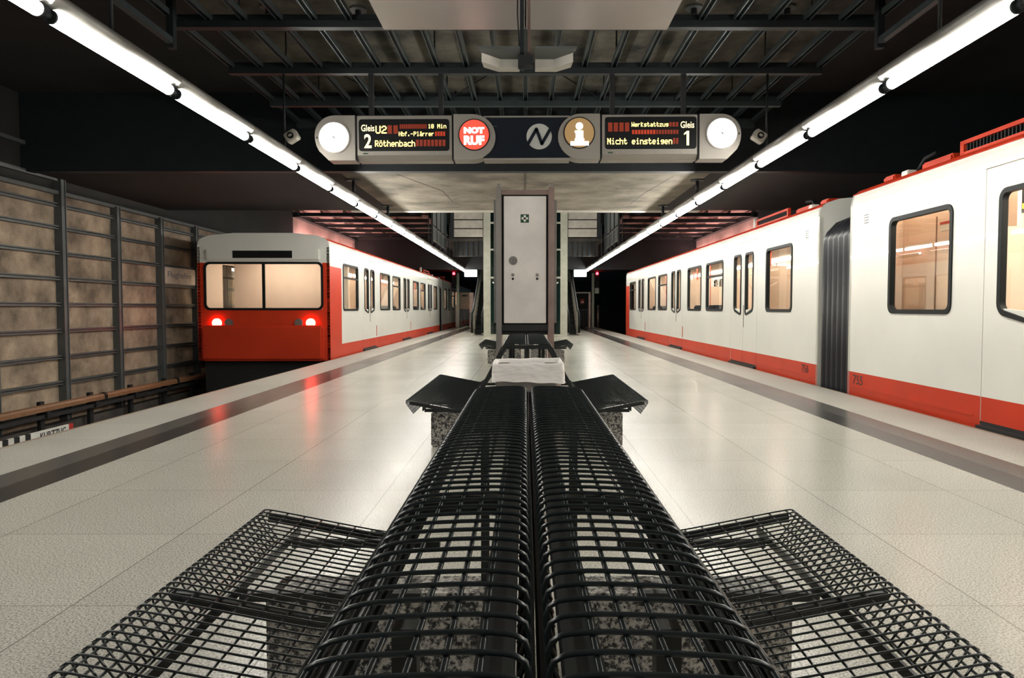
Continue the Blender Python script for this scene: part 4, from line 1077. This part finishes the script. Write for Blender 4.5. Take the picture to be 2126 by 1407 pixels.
    m.build('vent_holes', M['mullion'], r)
    return r
M['tail_off'] = plain('dull_red_tail_lens', (0.25, 0.02, 0.015), 0.3)
car_a = make_car()
TX = 4.30
def place(o, x, y, flip, mirror):
    o.location = (x, y, 0); o.rotation_euler = (0, 0, PI if flip else 0)
    if mirror: o.scale = (1, -1, 1)
car_a.location = (TX, 10.62, 0)
tag(car_a, 'white metro car numbered 756 with red skirt, farther car at the right platform', 'train car')
car_b = copy_tree(car_a); place(car_b, TX, 9.62, False, True)
tag(car_b, 'white metro car numbered 755 with red skirt, nearest car at the right platform edge', 'train car')
# left train: tail end towards the viewer
LTY = 15.9
car_c = copy_tree(car_a); place(car_c, -TX, LTY + CL, True, False)
tag(car_c, 'white and red metro car with lit red tail lamps leaving along the left platform', 'train car')
car_d = copy_tree(car_a); place(car_d, -TX, LTY + CL + 1.0, True, True)
tag(car_d, 'leading white metro car of the departing left train, partly behind the far gate', 'train car')
tail = M['tail']
for o in list(car_c.children):
    if o.name.startswith('tail_lamp'):
        me = o.data.copy(); me.materials[0] = tail; o.data = me; o['label'] = 'round tail lamp glowing red'
def numbers(root, txt, y0, flipdir):
    """car number on the red skirt, in the root's own frame"""
    if flipdir > 0:
        fn = lambda p: (-.004 - p[2] * .3, y0 - p[0], .135 + p[1])
    else:
        fn = lambda p: (-.004 - p[2] * .3, y0 + p[0], .135 + p[1])
    return text_mesh(txt, .12, M['dark_print'], root, fn=fn, width=.27, name='car_number')
ORG[car_a.name] = (0, 0, 0); ORG[car_b.name] = (0, 0, 0)
numbers(car_a, '756', .60, 1)
numbers(car_b, '755', .17, -1)
# yellow interior display of car 755 seen through its door
pdp = MB().box(.66, 1.5, 2.20, 2.26, 2.09, 2.36).build('passenger_display', M['sign_black'], car_b)
text_mesh('l ab', .085, M['yellow_led'], pdp, fn=lambda p: (.68 + p[0], 2.266 + p[2] * .3, 2.245 + p[1]), width=.26)
text_mesh('in S', .085, M['yellow_led'], pdp, fn=lambda p: (.68 + p[0], 2.266 + p[2] * .3, 2.125 + p[1]), width=.26)

# bellows between the cars
def bellows(x0, y0, lab, sgn):
    g = empty('gangway_bellows', (x0, y0, 0), lab, 'bellows')
    n = 6; w = 1.0 / n
    for k in range(n):
        ya = y0 + k * w
        lo = []
        def loop(d):
            d = d - .07
            x1, x2 = (x0 + d, x0 + sgn * 0 + CW - d)
            return [(x1, -.35), (x1, 2.10), (x1 + .05, 2.22), (x1 + .18, 2.36), (x1 + .42, 2.46), (x2 - .42, 2.46), (x2 - .18, 2.36), (x2 - .05, 2.22), (x2, 2.10), (x2, -.35)]
        A, B = loop(.10), loop(.19)
        m = MB(); L1 = [A[0:10], B[0:10]]
        ysx = [ya, ya + w * .28, ya + w * .5, ya + w * .78, ya + w]
        ds = [.19, .11, .09, .11, .19]
        rows = [[(x, yy_, z) for x, z in loop(d)] for yy_, d in zip(ysx, ds)]
        nn = 10
        vs = [v for r_ in rows for v in r_]
        fs = [(j * nn + i, j * nn + i + 1, (j + 1) * nn + i + 1, (j + 1) * nn + i) for j in range(4) for i in range(nn - 1)]
        m.add(vs, fs, 0, True)
        m.build('fold', M['bellows'], g)
    return g
bellows(TX, 9.62, 'black rubber gangway bellows joining cars 755 and 756 of the right train', 1)
bellows(-TX - CW, LTY + CL, 'black rubber gangway bellows in the middle of the departing left train', 1)
